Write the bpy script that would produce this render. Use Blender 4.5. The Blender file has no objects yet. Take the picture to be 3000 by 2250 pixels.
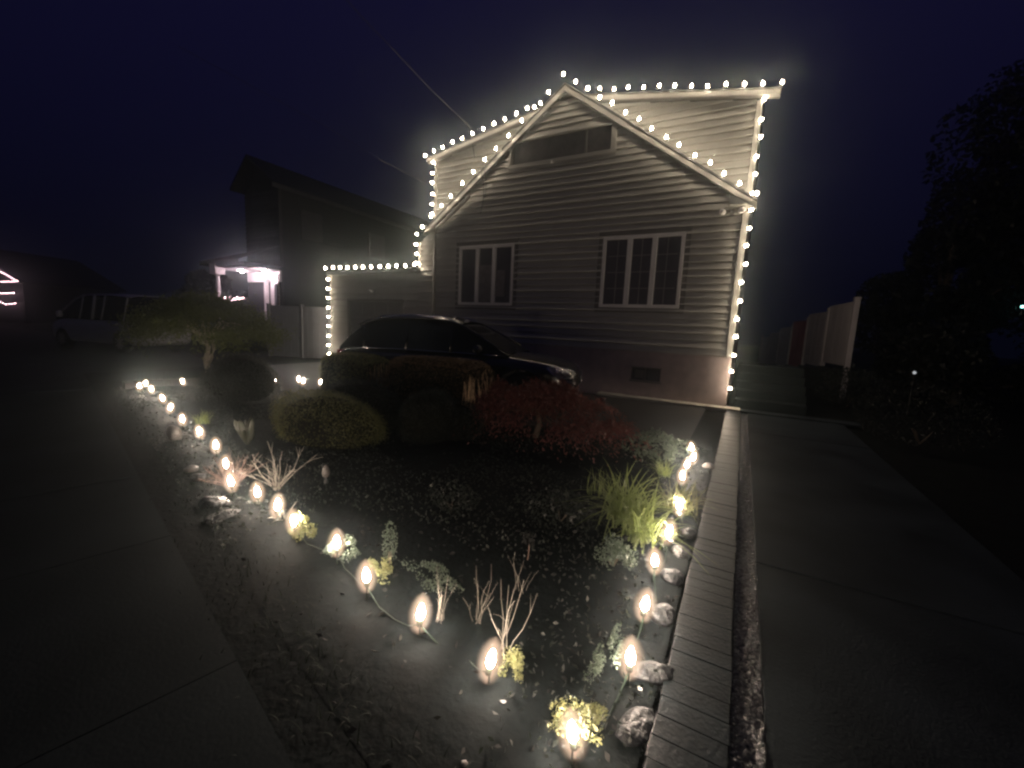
import bpy, bmesh, math, random
import numpy as np
from mathutils import Vector, Matrix
from mathutils.bvhtree import BVHTree
R = random.Random(7); NP = np.random.default_rng(7)
S = bpy.context.scene; C = S.collection
rad = math.radians

# ------------------------------------------------------------------ materials
def mat(name, col, rough=.6, var=.15, scale=8, bump=0., bscale=None, metal=0., spec=.5, coat=0., trans=0., dist=.01, detail=5):
    m = bpy.data.materials.new(name); m.use_nodes = True
    n = m.node_tree.nodes; l = m.node_tree.links; b = n['Principled BSDF']
    b.inputs['Roughness'].default_value = rough; b.inputs['Metallic'].default_value = metal
    b.inputs['Specular IOR Level'].default_value = spec; b.inputs['Coat Weight'].default_value = coat
    b.inputs['Coat Roughness'].default_value = .05
    b.inputs['Transmission Weight'].default_value = trans
    tc = n.new('ShaderNodeTexCoord'); nz = n.new('ShaderNodeTexNoise')
    nz.inputs['Scale'].default_value = scale; nz.inputs['Detail'].default_value = detail
    l.new(tc.outputs['Object'], nz.inputs['Vector'])
    rp = n.new('ShaderNodeValToRGB')
    rp.color_ramp.elements[0].position = .3; rp.color_ramp.elements[1].position = .7
    rp.color_ramp.elements[0].color = [c*(1-var) for c in col]+[1]
    rp.color_ramp.elements[1].color = [min(1, c*(1+var)) for c in col]+[1]
    l.new(nz.outputs['Fac'], rp.inputs['Fac']); l.new(rp.outputs['Color'], b.inputs['Base Color'])
    if bump:
        bz = n.new('ShaderNodeTexNoise'); bz.inputs['Scale'].default_value = bscale or scale*4; bz.inputs['Detail'].default_value = 6
        l.new(tc.outputs['Object'], bz.inputs['Vector'])
        bp = n.new('ShaderNodeBump'); bp.inputs['Strength'].default_value = bump; bp.inputs['Distance'].default_value = dist
        l.new(bz.outputs['Fac'], bp.inputs['Height']); l.new(bp.outputs['Normal'], b.inputs['Normal'])
    return m
def leafmat(name, col, var=.35, rough=.45, sub=.25):
    m = mat(name, col, rough, var, 30)
    n = m.node_tree.nodes; l = m.node_tree.links; b = n['Principled BSDF']; out = n['Material Output']
    tr = n.new('ShaderNodeBsdfTranslucent'); tr.inputs['Color'].default_value = [min(1, c*1.6) for c in col]+[1]
    mx = n.new('ShaderNodeMixShader'); mx.inputs[0].default_value = sub
    l.new(b.outputs[0], mx.inputs[1]); l.new(tr.outputs[0], mx.inputs[2]); l.new(mx.outputs[0], out.inputs['Surface'])
    return m
def emit(name, col, st):
    m = bpy.data.materials.new(name); m.use_nodes = True
    n = m.node_tree.nodes; b = n['Principled BSDF']
    b.inputs['Base Color'].default_value = (.8, .8, .8, 1)
    b.inputs['Emission Color'].default_value = (*col, 1); b.inputs['Emission Strength'].default_value = st
    return m
def globe(name,col,st):      # glowing shell added round each bulb for its lens halo, fading to the rim
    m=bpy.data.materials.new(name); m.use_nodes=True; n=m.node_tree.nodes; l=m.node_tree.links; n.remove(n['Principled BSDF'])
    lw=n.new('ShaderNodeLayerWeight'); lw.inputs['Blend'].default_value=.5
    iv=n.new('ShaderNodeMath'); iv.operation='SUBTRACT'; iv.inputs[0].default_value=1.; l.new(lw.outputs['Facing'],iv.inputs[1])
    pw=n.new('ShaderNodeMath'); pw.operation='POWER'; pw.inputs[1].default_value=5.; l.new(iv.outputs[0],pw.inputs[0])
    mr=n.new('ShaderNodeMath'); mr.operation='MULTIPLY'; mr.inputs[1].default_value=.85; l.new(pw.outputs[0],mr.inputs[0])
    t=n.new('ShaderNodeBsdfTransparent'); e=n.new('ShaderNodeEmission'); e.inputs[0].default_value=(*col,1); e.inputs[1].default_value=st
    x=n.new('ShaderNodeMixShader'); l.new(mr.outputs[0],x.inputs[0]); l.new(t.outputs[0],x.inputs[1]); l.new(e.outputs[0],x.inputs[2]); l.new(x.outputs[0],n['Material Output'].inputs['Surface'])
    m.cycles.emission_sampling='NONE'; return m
HOUSE_L, GARDEN_L = 600, 1050
M = dict(
 siding=mat('vinyl_siding', (.44,.43,.385), .5, .05, 3, .15, 60),
 trim=mat('cream_trim', (.29,.28,.25), .45, .05, 4),
 shingle=mat('asphalt_shingle', (.05,.047,.045), .9, .4, 40, .6, 90),
 stucco=mat('pinkish_foundation_paint', (.42,.34,.32), .8, .12, 5, .5, 45),
 white=mat('white_vinyl', (.82,.80,.76), .4, .05, 4),
 palevinyl=mat('pale_vinyl_fence', (.46,.42,.42), .5, .08, 3),
 greyvinyl=mat('grey_vinyl_fence', (.20,.205,.225), .45, .08, 3),
 casing=mat('grey_casing', (.2,.19,.17), .6, .08, 4),
 glass=mat('window_glass', (.13,.125,.135), .12, .1, 2, spec=.6),
 curtain=mat('curtain_cloth', (.22,.20,.2), .8, .2, 6),
 dark=mat('dark_interior', (.02,.02,.022), .7, .2, 3),
 blackwin=mat('gable_dark_panel', (.10,.09,.088), .35, .3, 5),
 garage=mat('garage_door_paint', (.30,.29,.27), .5, .06, 3),
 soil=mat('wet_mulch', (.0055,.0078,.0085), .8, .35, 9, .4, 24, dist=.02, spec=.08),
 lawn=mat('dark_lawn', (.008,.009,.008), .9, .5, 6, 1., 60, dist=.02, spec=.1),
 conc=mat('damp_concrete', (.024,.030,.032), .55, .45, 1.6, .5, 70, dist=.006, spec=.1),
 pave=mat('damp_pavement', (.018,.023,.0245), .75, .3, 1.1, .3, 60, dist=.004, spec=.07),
 lit_apron=mat('lit_apron_concrete', (.42,.40,.33), .6, .2, 4),  # bulb light on the strip by the wall is put into this paler colour
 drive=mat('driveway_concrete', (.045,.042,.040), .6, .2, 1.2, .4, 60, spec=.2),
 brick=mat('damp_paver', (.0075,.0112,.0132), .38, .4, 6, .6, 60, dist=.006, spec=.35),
 stone=mat('garden_stone', (.024,.026,.028), .45, .5, 16, 1., 14, dist=.05),
 pale=mat('pale_stone', (.13,.12,.11), .4, .2, 12, .6, 25),
 wet=mat('wet_gravel', (.07,.07,.07), .08, .5, 60, 1., 55, dist=.03, spec=.9),
 bark=mat('bark', (.16,.125,.09), .75, .4, 20, .8, 40),
 palebark=mat('pale_bark', (.5,.46,.36), .6, .3, 16, .6, 40),
 twig=mat('dry_twig', (.24,.16,.13), .6, .3, 20),
 littwig=mat('lit_tan_twig', (.60,.42,.24), .6, .3, 20),  # light on the hedge ends is put into this brighter tan
 straw=mat('dry_stem', (.34,.31,.26), .6, .25, 20),
 carpaint=mat('black_car_paint', (.006,.006,.007), .16, .1, 3, coat=1.),
 carglass=mat('car_glass', (.004,.004,.004), .12, .1, 3, spec=.25),
 rubber=mat('tyre_rubber', (.015,.015,.015), .8, .2, 20),
 chrome=mat('chrome', (.75,.75,.76), .12, .03, 5, metal=1.),
 alloy=mat('alloy', (.25,.25,.26), .3, .05, 5, metal=1.),
 blackplastic=mat('black_plastic', (.012,.012,.012), .4, .1, 10),
 silver=mat('silver_paint', (.34,.34,.355), .35, .05, 3, coat=.6),
 wire=mat('green_cord', (.015,.03,.018), .5, .1, 20),
 cable=mat('service_cable', (.07,.065,.065), .45, .1, 20),
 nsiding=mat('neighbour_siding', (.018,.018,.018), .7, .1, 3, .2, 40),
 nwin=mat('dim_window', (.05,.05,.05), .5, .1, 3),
 redlitpanel=mat('red_lit_vinyl', (.42,.12,.13), .5, .15, 3),
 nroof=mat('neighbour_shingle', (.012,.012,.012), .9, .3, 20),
 porchwhite=mat('porch_paint', (.7,.66,.66), .5, .05, 4),
 maple=leafmat('maple_leaf', (.14,.046,.036)),
 box=leafmat('boxwood_leaf', (.013,.018,.012)),
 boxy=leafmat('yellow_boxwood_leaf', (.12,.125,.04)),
 tan=leafmat('bronze_hedge_leaf', (.12,.075,.035)),
 grass=leafmat('grass_blade', (.25,.31,.11), sub=.35),
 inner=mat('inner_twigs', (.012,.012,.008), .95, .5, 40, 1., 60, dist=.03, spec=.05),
 dimgrass=leafmat('dim_grass', (.008,.013,.008), rough=.9),
 frost=leafmat('pale_green_leaf', (.09,.12,.085)),
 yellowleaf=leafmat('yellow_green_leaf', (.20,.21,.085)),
 tree=leafmat('tree_leaf', (.014,.016,.011)),
 weep=leafmat('weeping_tree_leaf', (.12,.145,.045)),
 succ=leafmat('succulent_leaf', (.045,.05,.03), sub=.1),
 litter=leafmat('leaf_litter', (.008,.0085,.007), rough=.9, var=.5, sub=.05),
 marks=mat('road_paint', (.5,.5,.48), .6, .2, 10),
 bulb=emit('warm_bulb_glass', (1.,.82,.62), HOUSE_L),
 gbulb=emit('warm_garden_bulb_glass', (1.,.80,.64), GARDEN_L),
 globe=globe('halo_glow', (1.,.68,.47), 1.15),
 halo_shell2=globe('small_halo_glow', (1.,.72,.48), 1.3),
 pink=emit('pink_lamp', (1.,.55,.72), 26),
 pinkstr=emit('pink_string_bulb', (1.,.6,.68), 35),
 porchlamp=emit('white_porch_lamp', (1.,.76,.84), 1000),
 cyan=emit('far_cyan_lamp', (.4,1.,.95), 5),
 faintlamp=emit('solar_lamp_glow', (.8,.85,.9), .5),
)
# ------------------------------------------------------------------ object helpers
def link(name, me, m, parent=None, smooth=False):
    if m is not None: me.materials.append(m)
    o = bpy.data.objects.new(name, me); C.objects.link(o)
    if parent: o.parent = parent
    if smooth: me.polygons.foreach_set('use_smooth', [True]*len(me.polygons))
    return o
def tag(o, label, cat, group=None):
    o['label'] = label; o['category'] = cat
    if group: o['group'] = group
    return o
def struct(o, kind='structure'): o['kind'] = kind; return o
def thing(name, label, cat, loc=(0,0,0), rz=0, group=None):
    o = bpy.data.objects.new(name, None); C.objects.link(o); o.empty_display_size = .1
    o.location = loc; o.rotation_euler = (0,0,rz); return tag(o, label, cat, group)
class MB:
    def __init__(s): s.v=[]; s.f=[]
    def add(s, vs, fs):
        k=len(s.v); s.v += [tuple(v) for v in vs]; s.f += [tuple(i+k for i in f) for f in fs]; return s
    def box(s, x0,x1,y0,y1,z0,z1):
        return s.add([(x0,y0,z0),(x1,y0,z0),(x1,y1,z0),(x0,y1,z0),(x0,y0,z1),(x1,y0,z1),(x1,y1,z1),(x0,y1,z1)],
          [(0,3,2,1),(4,5,6,7),(0,1,5,4),(1,2,6,5),(2,3,7,6),(3,0,4,7)])
    def obox(s, c, h, rz=0, M3=None):
        m = M3 or Matrix.Rotation(rz,3,'Z')
        vs=[Vector(c)+m@Vector((sx*h[0],sy*h[1],sz*h[2])) for sz in(-1,1) for sx,sy in((-1,-1),(1,-1),(1,1),(-1,1))]
        return s.add(vs,[(0,3,2,1),(4,5,6,7),(0,1,5,4),(1,2,6,5),(2,3,7,6),(3,0,4,7)])
    def beam(s, a, b, y0, y1, down, up=0.):      # slab following a line in the facade plane (x,z)
        (ax,az),(bx,bz)=a,b
        return s.add([(ax,y0,az-down),(bx,y0,bz-down),(bx,y1,bz-down),(ax,y1,az-down),(ax,y0,az+up),(bx,y0,bz+up),(bx,y1,bz+up),(ax,y1,az+up)],
          [(0,3,2,1),(4,5,6,7),(0,1,5,4),(1,2,6,5),(2,3,7,6),(3,0,4,7)])
    def tube(s, pts, r, n=6, r2=None, cap=True):
        pts=[Vector(p) for p in pts]; k0=len(s.v); N=len(pts)
        for i,p in enumerate(pts):
            d=(pts[min(i+1,N-1)]-pts[max(i-1,0)])
            d=d.normalized() if d.length>1e-9 else Vector((0,0,1))
            a=d.cross(Vector((0,0,1)) if abs(d.z)<.9 else Vector((1,0,0))).normalized(); b=d.cross(a)
            rr=r if r2 is None else r+(r2-r)*i/max(1,N-1)
            for j in range(n):
                t=2*math.pi*j/n; s.v.append(tuple(p+(a*math.cos(t)+b*math.sin(t))*rr))
        for i in range(N-1):
            for j in range(n):
                s.f.append((k0+i*n+j,k0+i*n+(j+1)%n,k0+(i+1)*n+(j+1)%n,k0+(i+1)*n+j))
        if cap: s.f.append(tuple(k0+j for j in range(n))[::-1]); s.f.append(tuple(k0+(N-1)*n+j for j in range(n)))
        return s
    def lathe(s, prof, n=10, M4=None):
        M4=M4 or Matrix.Identity(4); k0=len(s.v)
        for r,z in prof:
            for j in range(n):
                t=2*math.pi*j/n; s.v.append(tuple(M4@Vector((r*math.cos(t),r*math.sin(t),z))))
        for i in range(len(prof)-1):
            for j in range(n): s.f.append((k0+i*n+j,k0+i*n+(j+1)%n,k0+(i+1)*n+(j+1)%n,k0+(i+1)*n+j))
        s.f.append(tuple(k0+j for j in range(n))[::-1]); s.f.append(tuple(k0+(len(prof)-1)*n+j for j in range(n)))
        return s
    def build(s, name, m, parent=None, smooth=False, bevel=0):
        me=bpy.data.meshes.new(name); me.from_pydata(s.v,[],s.f); me.update()
        o=link(name, me, m, parent, smooth)
        if bevel:
            b=o.modifiers.new('bevel','BEVEL'); b.width=bevel; b.segments=2; b.limit_method='ANGLE'
        return o
def nmesh(name, V, F, m, parent=None, smooth=False):
    me=bpy.data.meshes.new(name); V=np.asarray(V,dtype=np.float32); F=np.asarray(F,dtype=np.int32)
    k=F.shape[1]; me.vertices.add(len(V)); me.vertices.foreach_set('co',V.ravel())
    me.loops.add(F.size); me.loops.foreach_set('vertex_index',F.ravel())
    me.polygons.add(len(F)); me.polygons.foreach_set('loop_start',np.arange(0,F.size,k,dtype=np.int32))
    me.update(calc_edges=True); me.validate()
    return link(name, me, m, parent, smooth)
# --- leaves: P centres (n,3), N normals/directions; pointed quads folded along the midrib
def leaves(P, size, flat=0., wid=.5, dirs=None):
    n=len(P); sz=size*(NP.uniform(.6,1.35,n))[:,None]
    a=NP.normal(size=(n,3)) if dirs is None else dirs+NP.normal(size=(n,3))*.45
    a[:,2]*=(1-flat); a/=np.linalg.norm(a,axis=1)[:,None]
    b=np.cross(a,NP.normal(size=(n,3))); b/=np.linalg.norm(b,axis=1)[:,None]
    c=np.cross(a,b)
    V=np.stack([P-a*sz*.5, P+b*sz*wid*.5+c*sz*.1, P+a*sz*.5, P-b*sz*wid*.5+c*sz*.1],1).reshape(-1,3)
    F=np.arange(4*n).reshape(-1,4); return V,F
def sphere_pts(n, shell=.75):
    d=NP.normal(size=(n,3)); d/=np.linalg.norm(d,axis=1)[:,None]
    r=NP.uniform(shell**3,1,n)**(1/3); return d,r
def lump(d, k=5, amp=.14, seed=0):
    g=np.random.default_rng(seed); q=g.normal(size=(k,3)); q/=np.linalg.norm(q,axis=1)[:,None]
    return 1+amp*np.sum([np.cos(3.2*(d@v)+g.uniform(0,6)) for v in q],0)/math.sqrt(k)
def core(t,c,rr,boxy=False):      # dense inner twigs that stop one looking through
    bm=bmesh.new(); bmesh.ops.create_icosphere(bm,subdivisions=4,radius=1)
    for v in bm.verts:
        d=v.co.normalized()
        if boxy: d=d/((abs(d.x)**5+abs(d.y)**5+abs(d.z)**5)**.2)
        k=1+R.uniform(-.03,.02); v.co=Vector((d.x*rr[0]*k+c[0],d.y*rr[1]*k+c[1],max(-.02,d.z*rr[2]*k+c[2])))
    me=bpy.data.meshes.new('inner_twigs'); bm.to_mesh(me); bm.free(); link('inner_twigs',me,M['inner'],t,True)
def shrub(name, label, cat, c, rr, n, size, m, seed=0, amp=.12, shell=.8, power=1., group=None, stem=True, clumps=0, flatten=True):
    t=thing(name,label,cat,(c[0],c[1],0),group=group)
    d,r=sphere_pts(n,shell); r=r*NP.choice([1.,1.,1.,1.05,1.1],n)
    if power!=1.: r=r/np.maximum(np.max(np.abs(d),axis=1),.62)*.92
    r=r*lump(d,7,amp,seed)
    P=d*r[:,None]*np.array(rr)
    if clumps:
        g=np.random.default_rng(seed+9); cc=g.normal(size=(clumps,3)); cc/=np.linalg.norm(cc,axis=1)[:,None]
        cc*=g.uniform(.35,.8,clumps)[:,None]; idx=g.integers(0,clumps,n)
        P=(cc[idx]+d*r[:,None]*g.uniform(.22,.4,clumps)[idx][:,None])*np.array(rr)
    P[:,2]+=c[2]; 
    if flatten: P=P[P[:,2]>.02]
    V,F=leaves(P,size); nmesh('foliage',V,F,m,t)
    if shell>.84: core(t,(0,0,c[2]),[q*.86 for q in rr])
    if stem:
        b=MB()
        for i in range(4):
            a=R.uniform(0,6.28); x,y=math.cos(a)*rr[0]*.35,math.sin(a)*rr[1]*.35
            b.tube([(0,0,-.02),(x*.3,y*.3,c[2]*.3),(x*.5,y*.5,c[2]*.6)],.014*max(.4,rr[2]*2),5,.006)
        b.build('stem',M['bark'],t)
    return t
def blades(cx,cy,n,L,spread,w,g=None):
    V=[];F=[]
    for i in range(n):
        a=NP.uniform(0,2*math.pi); l=L*NP.uniform(.55,1.15); lean=NP.uniform(.25,1.)*spread
        bx,by=cx+NP.normal()*L*.13,cy+NP.normal()*L*.13; ca,sa=math.cos(a),math.sin(a); k=len(V)
        for j in range(6):
            t=j/5; h=l*(t-.80*lean*t*t)*.9; o=l*lean*(t**1.5)*.95; ww=w*(1-t)**.6*.5+.0003
            V+= [(bx+ca*o-sa*ww,by+sa*o+ca*ww,max(.004,h)),(bx+ca*o+sa*ww,by+sa*o-ca*ww,max(.004,h))]
        for j in range(5): F.append((k+2*j,k+2*j+1,k+2*j+3,k+2*j+2))
    return V,F
def grass_clump(label, x, y, n, L, spread=1., w=.007, m='grass', group='strappy grass clumps in the bed'):
    V,F=blades(0,0,n,L,spread,w)
    o=nmesh('grass_clump',V,F,M[m]); o.location=(x,y,0); return tag(o,label,'grass clump',group)
def twigs(name,label,cat,x,y,n,L,lean,m,r=.003,sub=2,group=None,leafm=None):
    b=MB(); tips=[]
    for i in range(n):
        a=R.uniform(0,6.28); le=R.uniform(.1,1)*lean; l=L*R.uniform(.5,1.1); p=Vector((R.uniform(-.03,.03),R.uniform(-.03,.03),0))
        d=Vector((math.cos(a)*le,math.sin(a)*le,1)).normalized(); pts=[p.copy()]
        for j in range(4):
            d=(d+Vector((R.uniform(-.25,.25),R.uniform(-.25,.25),R.uniform(-.15,.1)))).normalized(); p=p+d*l/4; pts.append(p.copy())
        b.tube(pts,r,4,r*.5)
        for k in range(sub):
            j=R.randint(1,3); q=pts[j]; d2=(d+Vector((R.uniform(-1,1),R.uniform(-1,1),R.uniform(-.2,.7)))).normalized()
            e=q+d2*l*R.uniform(.15,.35); b.tube([q,(q+e)/2+Vector((0,0,.01)),e],r*.6,4,r*.3); tips.append(e)
    o=b.build(name,M[m]); o.location=(x,y,0); return tag(o,label,cat,group)

# ------------------------------------------------------------------ ground and paving
def sheet(name, poly, z, m, cell=None):
    b=MB(); b.add([(x,y,z) for x,y in poly],[tuple(range(len(poly)))]); return struct(b.build(name,m))
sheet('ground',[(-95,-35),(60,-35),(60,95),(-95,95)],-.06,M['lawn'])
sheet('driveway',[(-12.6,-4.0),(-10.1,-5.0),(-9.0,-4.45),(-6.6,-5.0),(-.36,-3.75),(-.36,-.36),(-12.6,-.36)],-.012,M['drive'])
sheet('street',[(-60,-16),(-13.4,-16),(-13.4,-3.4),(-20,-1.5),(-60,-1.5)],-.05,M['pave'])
# pavement slabs beside the bed, set out along its edge
b=MB(); ang=math.atan2(-2.15,9.3); e=Vector((math.cos(ang),math.sin(ang))); nrm=Vector((e.y,-e.x)); o0=Vector((-.1,-8.98))+nrm*.26
for i in range(-9,3):
    for j in range(0,4):
        a=o0+e*(i*1.5+.003)+nrm*(j*1.5+.003+.06); p=[a,a+e*1.494,a+e*1.494+nrm*1.494,a+nrm*1.494]
        z=-.01+R.uniform(-.002,.002)
        b.add([(q.x,q.y,z) for q in p]+[(q.x,q.y,z-.05) for q in p],[(0,1,2,3)[::-1],(0,4,5,1),(1,5,6,2),(2,6,7,3),(3,7,4,0)])
struct(b.build('pavement',M['pave']))
# concrete walk on the right, slabs with open joints
b=MB()
ys=[-11.2,-8.96,-6.7,-4.44,-2.2,-.36]
for y0,y1 in zip(ys,ys[1:]):
    for x0,x1 in((.40,1.95),):
        z=R.uniform(-.012,-.004); b.box(x0,x1,y0+.004,y1-.004,z-.06,z)
b.box(.27,2.2,-.355,-.05,-.05,.02); struct(MB().box(-2.75,.26,-.36,-.03,-.05,.035).build('lit_apron',M['lit_apron']))
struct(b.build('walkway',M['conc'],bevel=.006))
# soldier course of brick along the walk
b=MB(); y=-11.
while y<-.5:
    L=.098; z=R.uniform(-.003,.004); xo=R.uniform(-.004,.004)
    b.box(.022+xo,.277+xo,y,y+L-.002,-.05,.012+z*.5); y+=L
struct(b.build('brick_edging',M['brick'],bevel=.0025))
# wet gravel gutter between bricks and slab
nx,ny=10,900; X,Y=np.meshgrid(np.linspace(.283,.398,nx),np.linspace(-11,-.5,ny))
Z=-.012+NP.uniform(-.008,.010,X.shape); V=np.stack([X,Y,Z],-1).reshape(-1,3)
F=[(j*nx+i,j*nx+i+1,(j+1)*nx+i+1,(j+1)*nx+i) for j in range(ny-1) for i in range(nx-1)]
struct(nmesh('gravel_gutter',V,F,M['wet']))
# rough verge between bed and pavement
q0=Vector((-.1,-8.98)); a=q0-e*10.2-nrm*.25; c=q0+e*.35-nrm*.25
sheet('verge',[(a.x,a.y),(c.x,c.y),((c+nrm*.65).x,(c+nrm*.65).y),((a+nrm*.65).x,(a+nrm*.65).y)],-.016,M['soil'])
VV=[];FF=[]
for i in range(2400):
    t=R.uniform(0,10.1); w_=R.gauss(.06,.12); q=q0-e*t+nrm*w_; V_,F_=blades(q.x,q.y,1,R.uniform(.04,.11),1.,.004); k=len(VV)
    VV+=[(x,y,z-.016) for x,y,z in V_]; FF+=[tuple(j+k for j in f) for f in F_]
struct(nmesh('verge_grass',VV,FF,M['dimgrass']),'stuff')
# garden bed soil: rolling mulch surface
bed=[(-10.0,-6.78),(-9.95,-6.2),(-9.3,-5.35),(-8.2,-4.75),(-6.4,-5.05),(-.34,-3.8),(0.0,-3.9),(.0,-9.12),(-.15,-9.12)]
def inside(x,y):
    r=False; n=len(bed)
    for i in range(n):
        (x1,y1),(x2,y2)=bed[i],bed[i-1]
        if (y1>y)!=(y2>y) and x<(x2-x1)*(y-y1)/(y2-y1)+x1: r=not r
    return r
def bz(x,y): return .012*math.sin(3*x+y)+.012*math.sin(5.1*y-2*x)+.0
b=MB(); st=.06; nxb=int(10.2/st); idx={}
bm=bmesh.new()
pv=[bm.verts.new((x,y,0)) for x,y in bed]; bm.faces.new(pv)
for k in range(nxb):
    bmesh.ops.bisect_plane(bm,geom=bm.verts[:]+bm.edges[:]+bm.faces[:],plane_co=(-10+k*st*2,0,0),plane_no=(1,0,0))
for k in range(44):
    bmesh.ops.bisect_plane(bm,geom=bm.verts[:]+bm.edges[:]+bm.faces[:],plane_co=(0,-9+k*.12,0),plane_no=(0,1,0))
for v in bm.verts:
    ed=abs((Vector((v.co.x,v.co.y))-Vector((-.15,-9.12))).dot(Vector((-.231,-.973))))
    k=min(1.,ed/.35); v.co.z=(bz(v.co.x,v.co.y)+R.uniform(-.006,.006))*k-.014*(1-k)
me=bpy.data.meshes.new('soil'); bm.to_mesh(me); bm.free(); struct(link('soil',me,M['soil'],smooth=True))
def bedpts(n, f=lambda x,y: True):
    out=[]
    while len(out)<n:
        x,y=R.uniform(-10,0),R.uniform(-9,-3.8)
        if inside(x,y) and f(x,y): out.append((x,y,bz(x,y)+.008))
    return np.array(out)
P=bedpts(2500); V,F=leaves(P,.035,flat=.8); o=nmesh('leaf_litter',V,F,M['litter']); struct(o,'stuff')
# low creeping ground cover on much of the bed
P=bedpts(12000,lambda x,y: math.sin(1.7*x+.6)*math.cos(2.1*y+x)>-.25 and not(-2.6<x<-.6 and y<-7.7))
P[:,2]+=NP.uniform(0,.05,len(P)); V,F=leaves(P,.028); o=nmesh('ground_cover',V,F,M['box']); struct(o,'stuff')

# ------------------------------------------------------------------ the lit house
house=thing('house','two-storey house with cream lap siding, gable front and light strings along every edge','house',(0,0,0))
SB=.5   # the upper storey stands back behind the front gable
RX=-4.2; DZ=7.17; GS=.718; DS=.177
def dtop(x): return DZ-DS*abs(x-RX)
def gtop(x): return 7.21-GS*abs(x+4.12)
WIN=[(-7.10,-5.33,2.06,3.67),(-2.94,-1.14,2.06,3.68),(-5.61,-2.81,5.52,6.19)]
def xr(z):
    if z<=gtop(-.11)-.15: return -.11
    return -4.12+(7.06-z)/GS
def xl(z):
    if z<3.06: return -8.60
    if z<=gtop(-8.52)-.15: return -8.52
    return -4.12-(7.06-z)/GS
def xrd(z): return -.10 if z<=dtop(-.10)-.13 else RX+(DZ-.13-z)/DS
def xld(z): return -8.36 if z<=dtop(-8.36)-.13 else RX-(DZ-.13-z)/DS
def siding(name, z0, z1, xlf, xrf, holes, parent, m, y0=0., pitch=.150, extra=()):
    b=MB(); k=0; z=z0; cn=0
    while z<z1-1e-6:
        zt=min(z+pitch,z1); cuts=sorted({z,zt}|{h[2] for h in holes if z<h[2]<zt}|{h[3] for h in holes if z<h[3]<zt}|{q for q in extra if z<q<zt})
        cuts=sorted(set(cuts)|{z+.024})
        for a,c in zip(cuts,cuts[1:]):
            grv=c<=z+.0241
            mid=(a+c)/2; seg=[(None,None)]; cur='L'; parts=[]; L=('f',xlf); hs=sorted([h for h in holes if h[2]-1e-6<=mid<=h[3]+1e-6])
            edges=[xlf]+[v for h in hs for v in (h[0],h[1])]+[xrf]
            for q in range(0,len(edges),2):
                fl=edges[q]; fr=edges[q+1]
                gl=(lambda zz:fl(zz)) if callable(fl) else (lambda zz:fl)
                gr=(lambda zz:fr(zz)) if callable(fr) else (lambda zz:fr)
                lp=.046+.006*math.sin(cn*2.3); ya=y0-lp+(lp-.003)*(a-z)/pitch; yc=y0-lp+(lp-.003)*(c-z)/pitch
                la,ra,lc,rc=gl(a+1e-4),gr(a+1e-4),gl(c-1e-4),gr(c-1e-4)
                if grv: ya=yc=y0+.012
                if ra<=la and rc<=lc: continue
                rc=max(rc,lc); ra=max(ra,la)
                b.add([(la,ya,a),(ra,ya,a),(rc,yc,c),(lc,yc,c)],[(0,1,2,3)])
                if abs(a-z-.024)<1e-6: b.add([(la,ya,a),(ra,ya,a),(ra,y0+.012,a),(la,y0+.012,a)],[(0,3,2,1)])
                if abs(a-z)<1e-9: b.add([(la,y0-.003,a),(ra,y0-.003,a),(ra,y0+.012,a),(la,y0+.012,a)],[(0,1,2,3)])
        z=zt; cn+=1
    return b.build(name,m,parent)
siding('wall',1.07,7.055,xl,xr,WIN,house,M['siding'],extra=[3.06,gtop(-8.52)-.15,gtop(-.11)-.15])
siding('dormer_wall',3.97,7.03,xld,xrd,[],house,M['siding'],y0=SB,extra=[dtop(-.1)-.13,dtop(-8.36)-.13])
# mass of the house behind the siding (side and rear walls)
b=MB()
b.box(-8.6,-.002,.075,9.5,.0,3.9); b.box(-8.44,-.002,SB+.03,9.4,3.9,6.22)
b.build('side_wall',M['siding'],house)
# foundation with opening for the basement window
b=MB(); bw=(-2.05,-1.39,.41,.69)
b.box(-8.6,bw[0],-.02,.2,-.05,1.068); b.box(bw[1],0.0,-.02,.2,-.05,1.068)
b.box(bw[0],bw[1],-.02,.2,-.05,bw[2]); b.box(bw[0],bw[1],-.02,.2,bw[3],1.068)
b.build('foundation',M['stucco'],house)
w=MB(); w.box(bw[0]-.03,bw[1]+.03,-.035,-.022,bw[2]-.05,bw[2]-.002); w.box(bw[0]-.03,bw[1]+.03,-.035,-.022,bw[3]+.002,bw[3]+.03)
w.box(bw[0]+.3,bw[0]+.34,0,.03,bw[2],bw[3])
bwin=w.build('basement_window',M['casing'],house)
MB().box(bw[0],bw[1],.06,.075,bw[2],bw[3]).build('pane',M['glass'],bwin)
MB().lathe([(.004,0),(.014,.006),(.014,.016),(.004,.022)],8,Matrix.Translation((-1.66,-.04,.45))).build('glint_bead',M['chrome'],bwin,True)  # chrome beads added to catch glints on the basement window
MB().lathe([(.004,0),(.012,.006),(.012,.016),(.004,.022)],8,Matrix.Translation((-1.44,-.04,.43))).build('glint_bead',M['chrome'],bwin,True)
MB().box(bw[0]+.08,bw[0]+.28,.03,.05,bw[2]+.04,bw[3]-.05).build('vent_grille',M['casing'],bwin)
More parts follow.
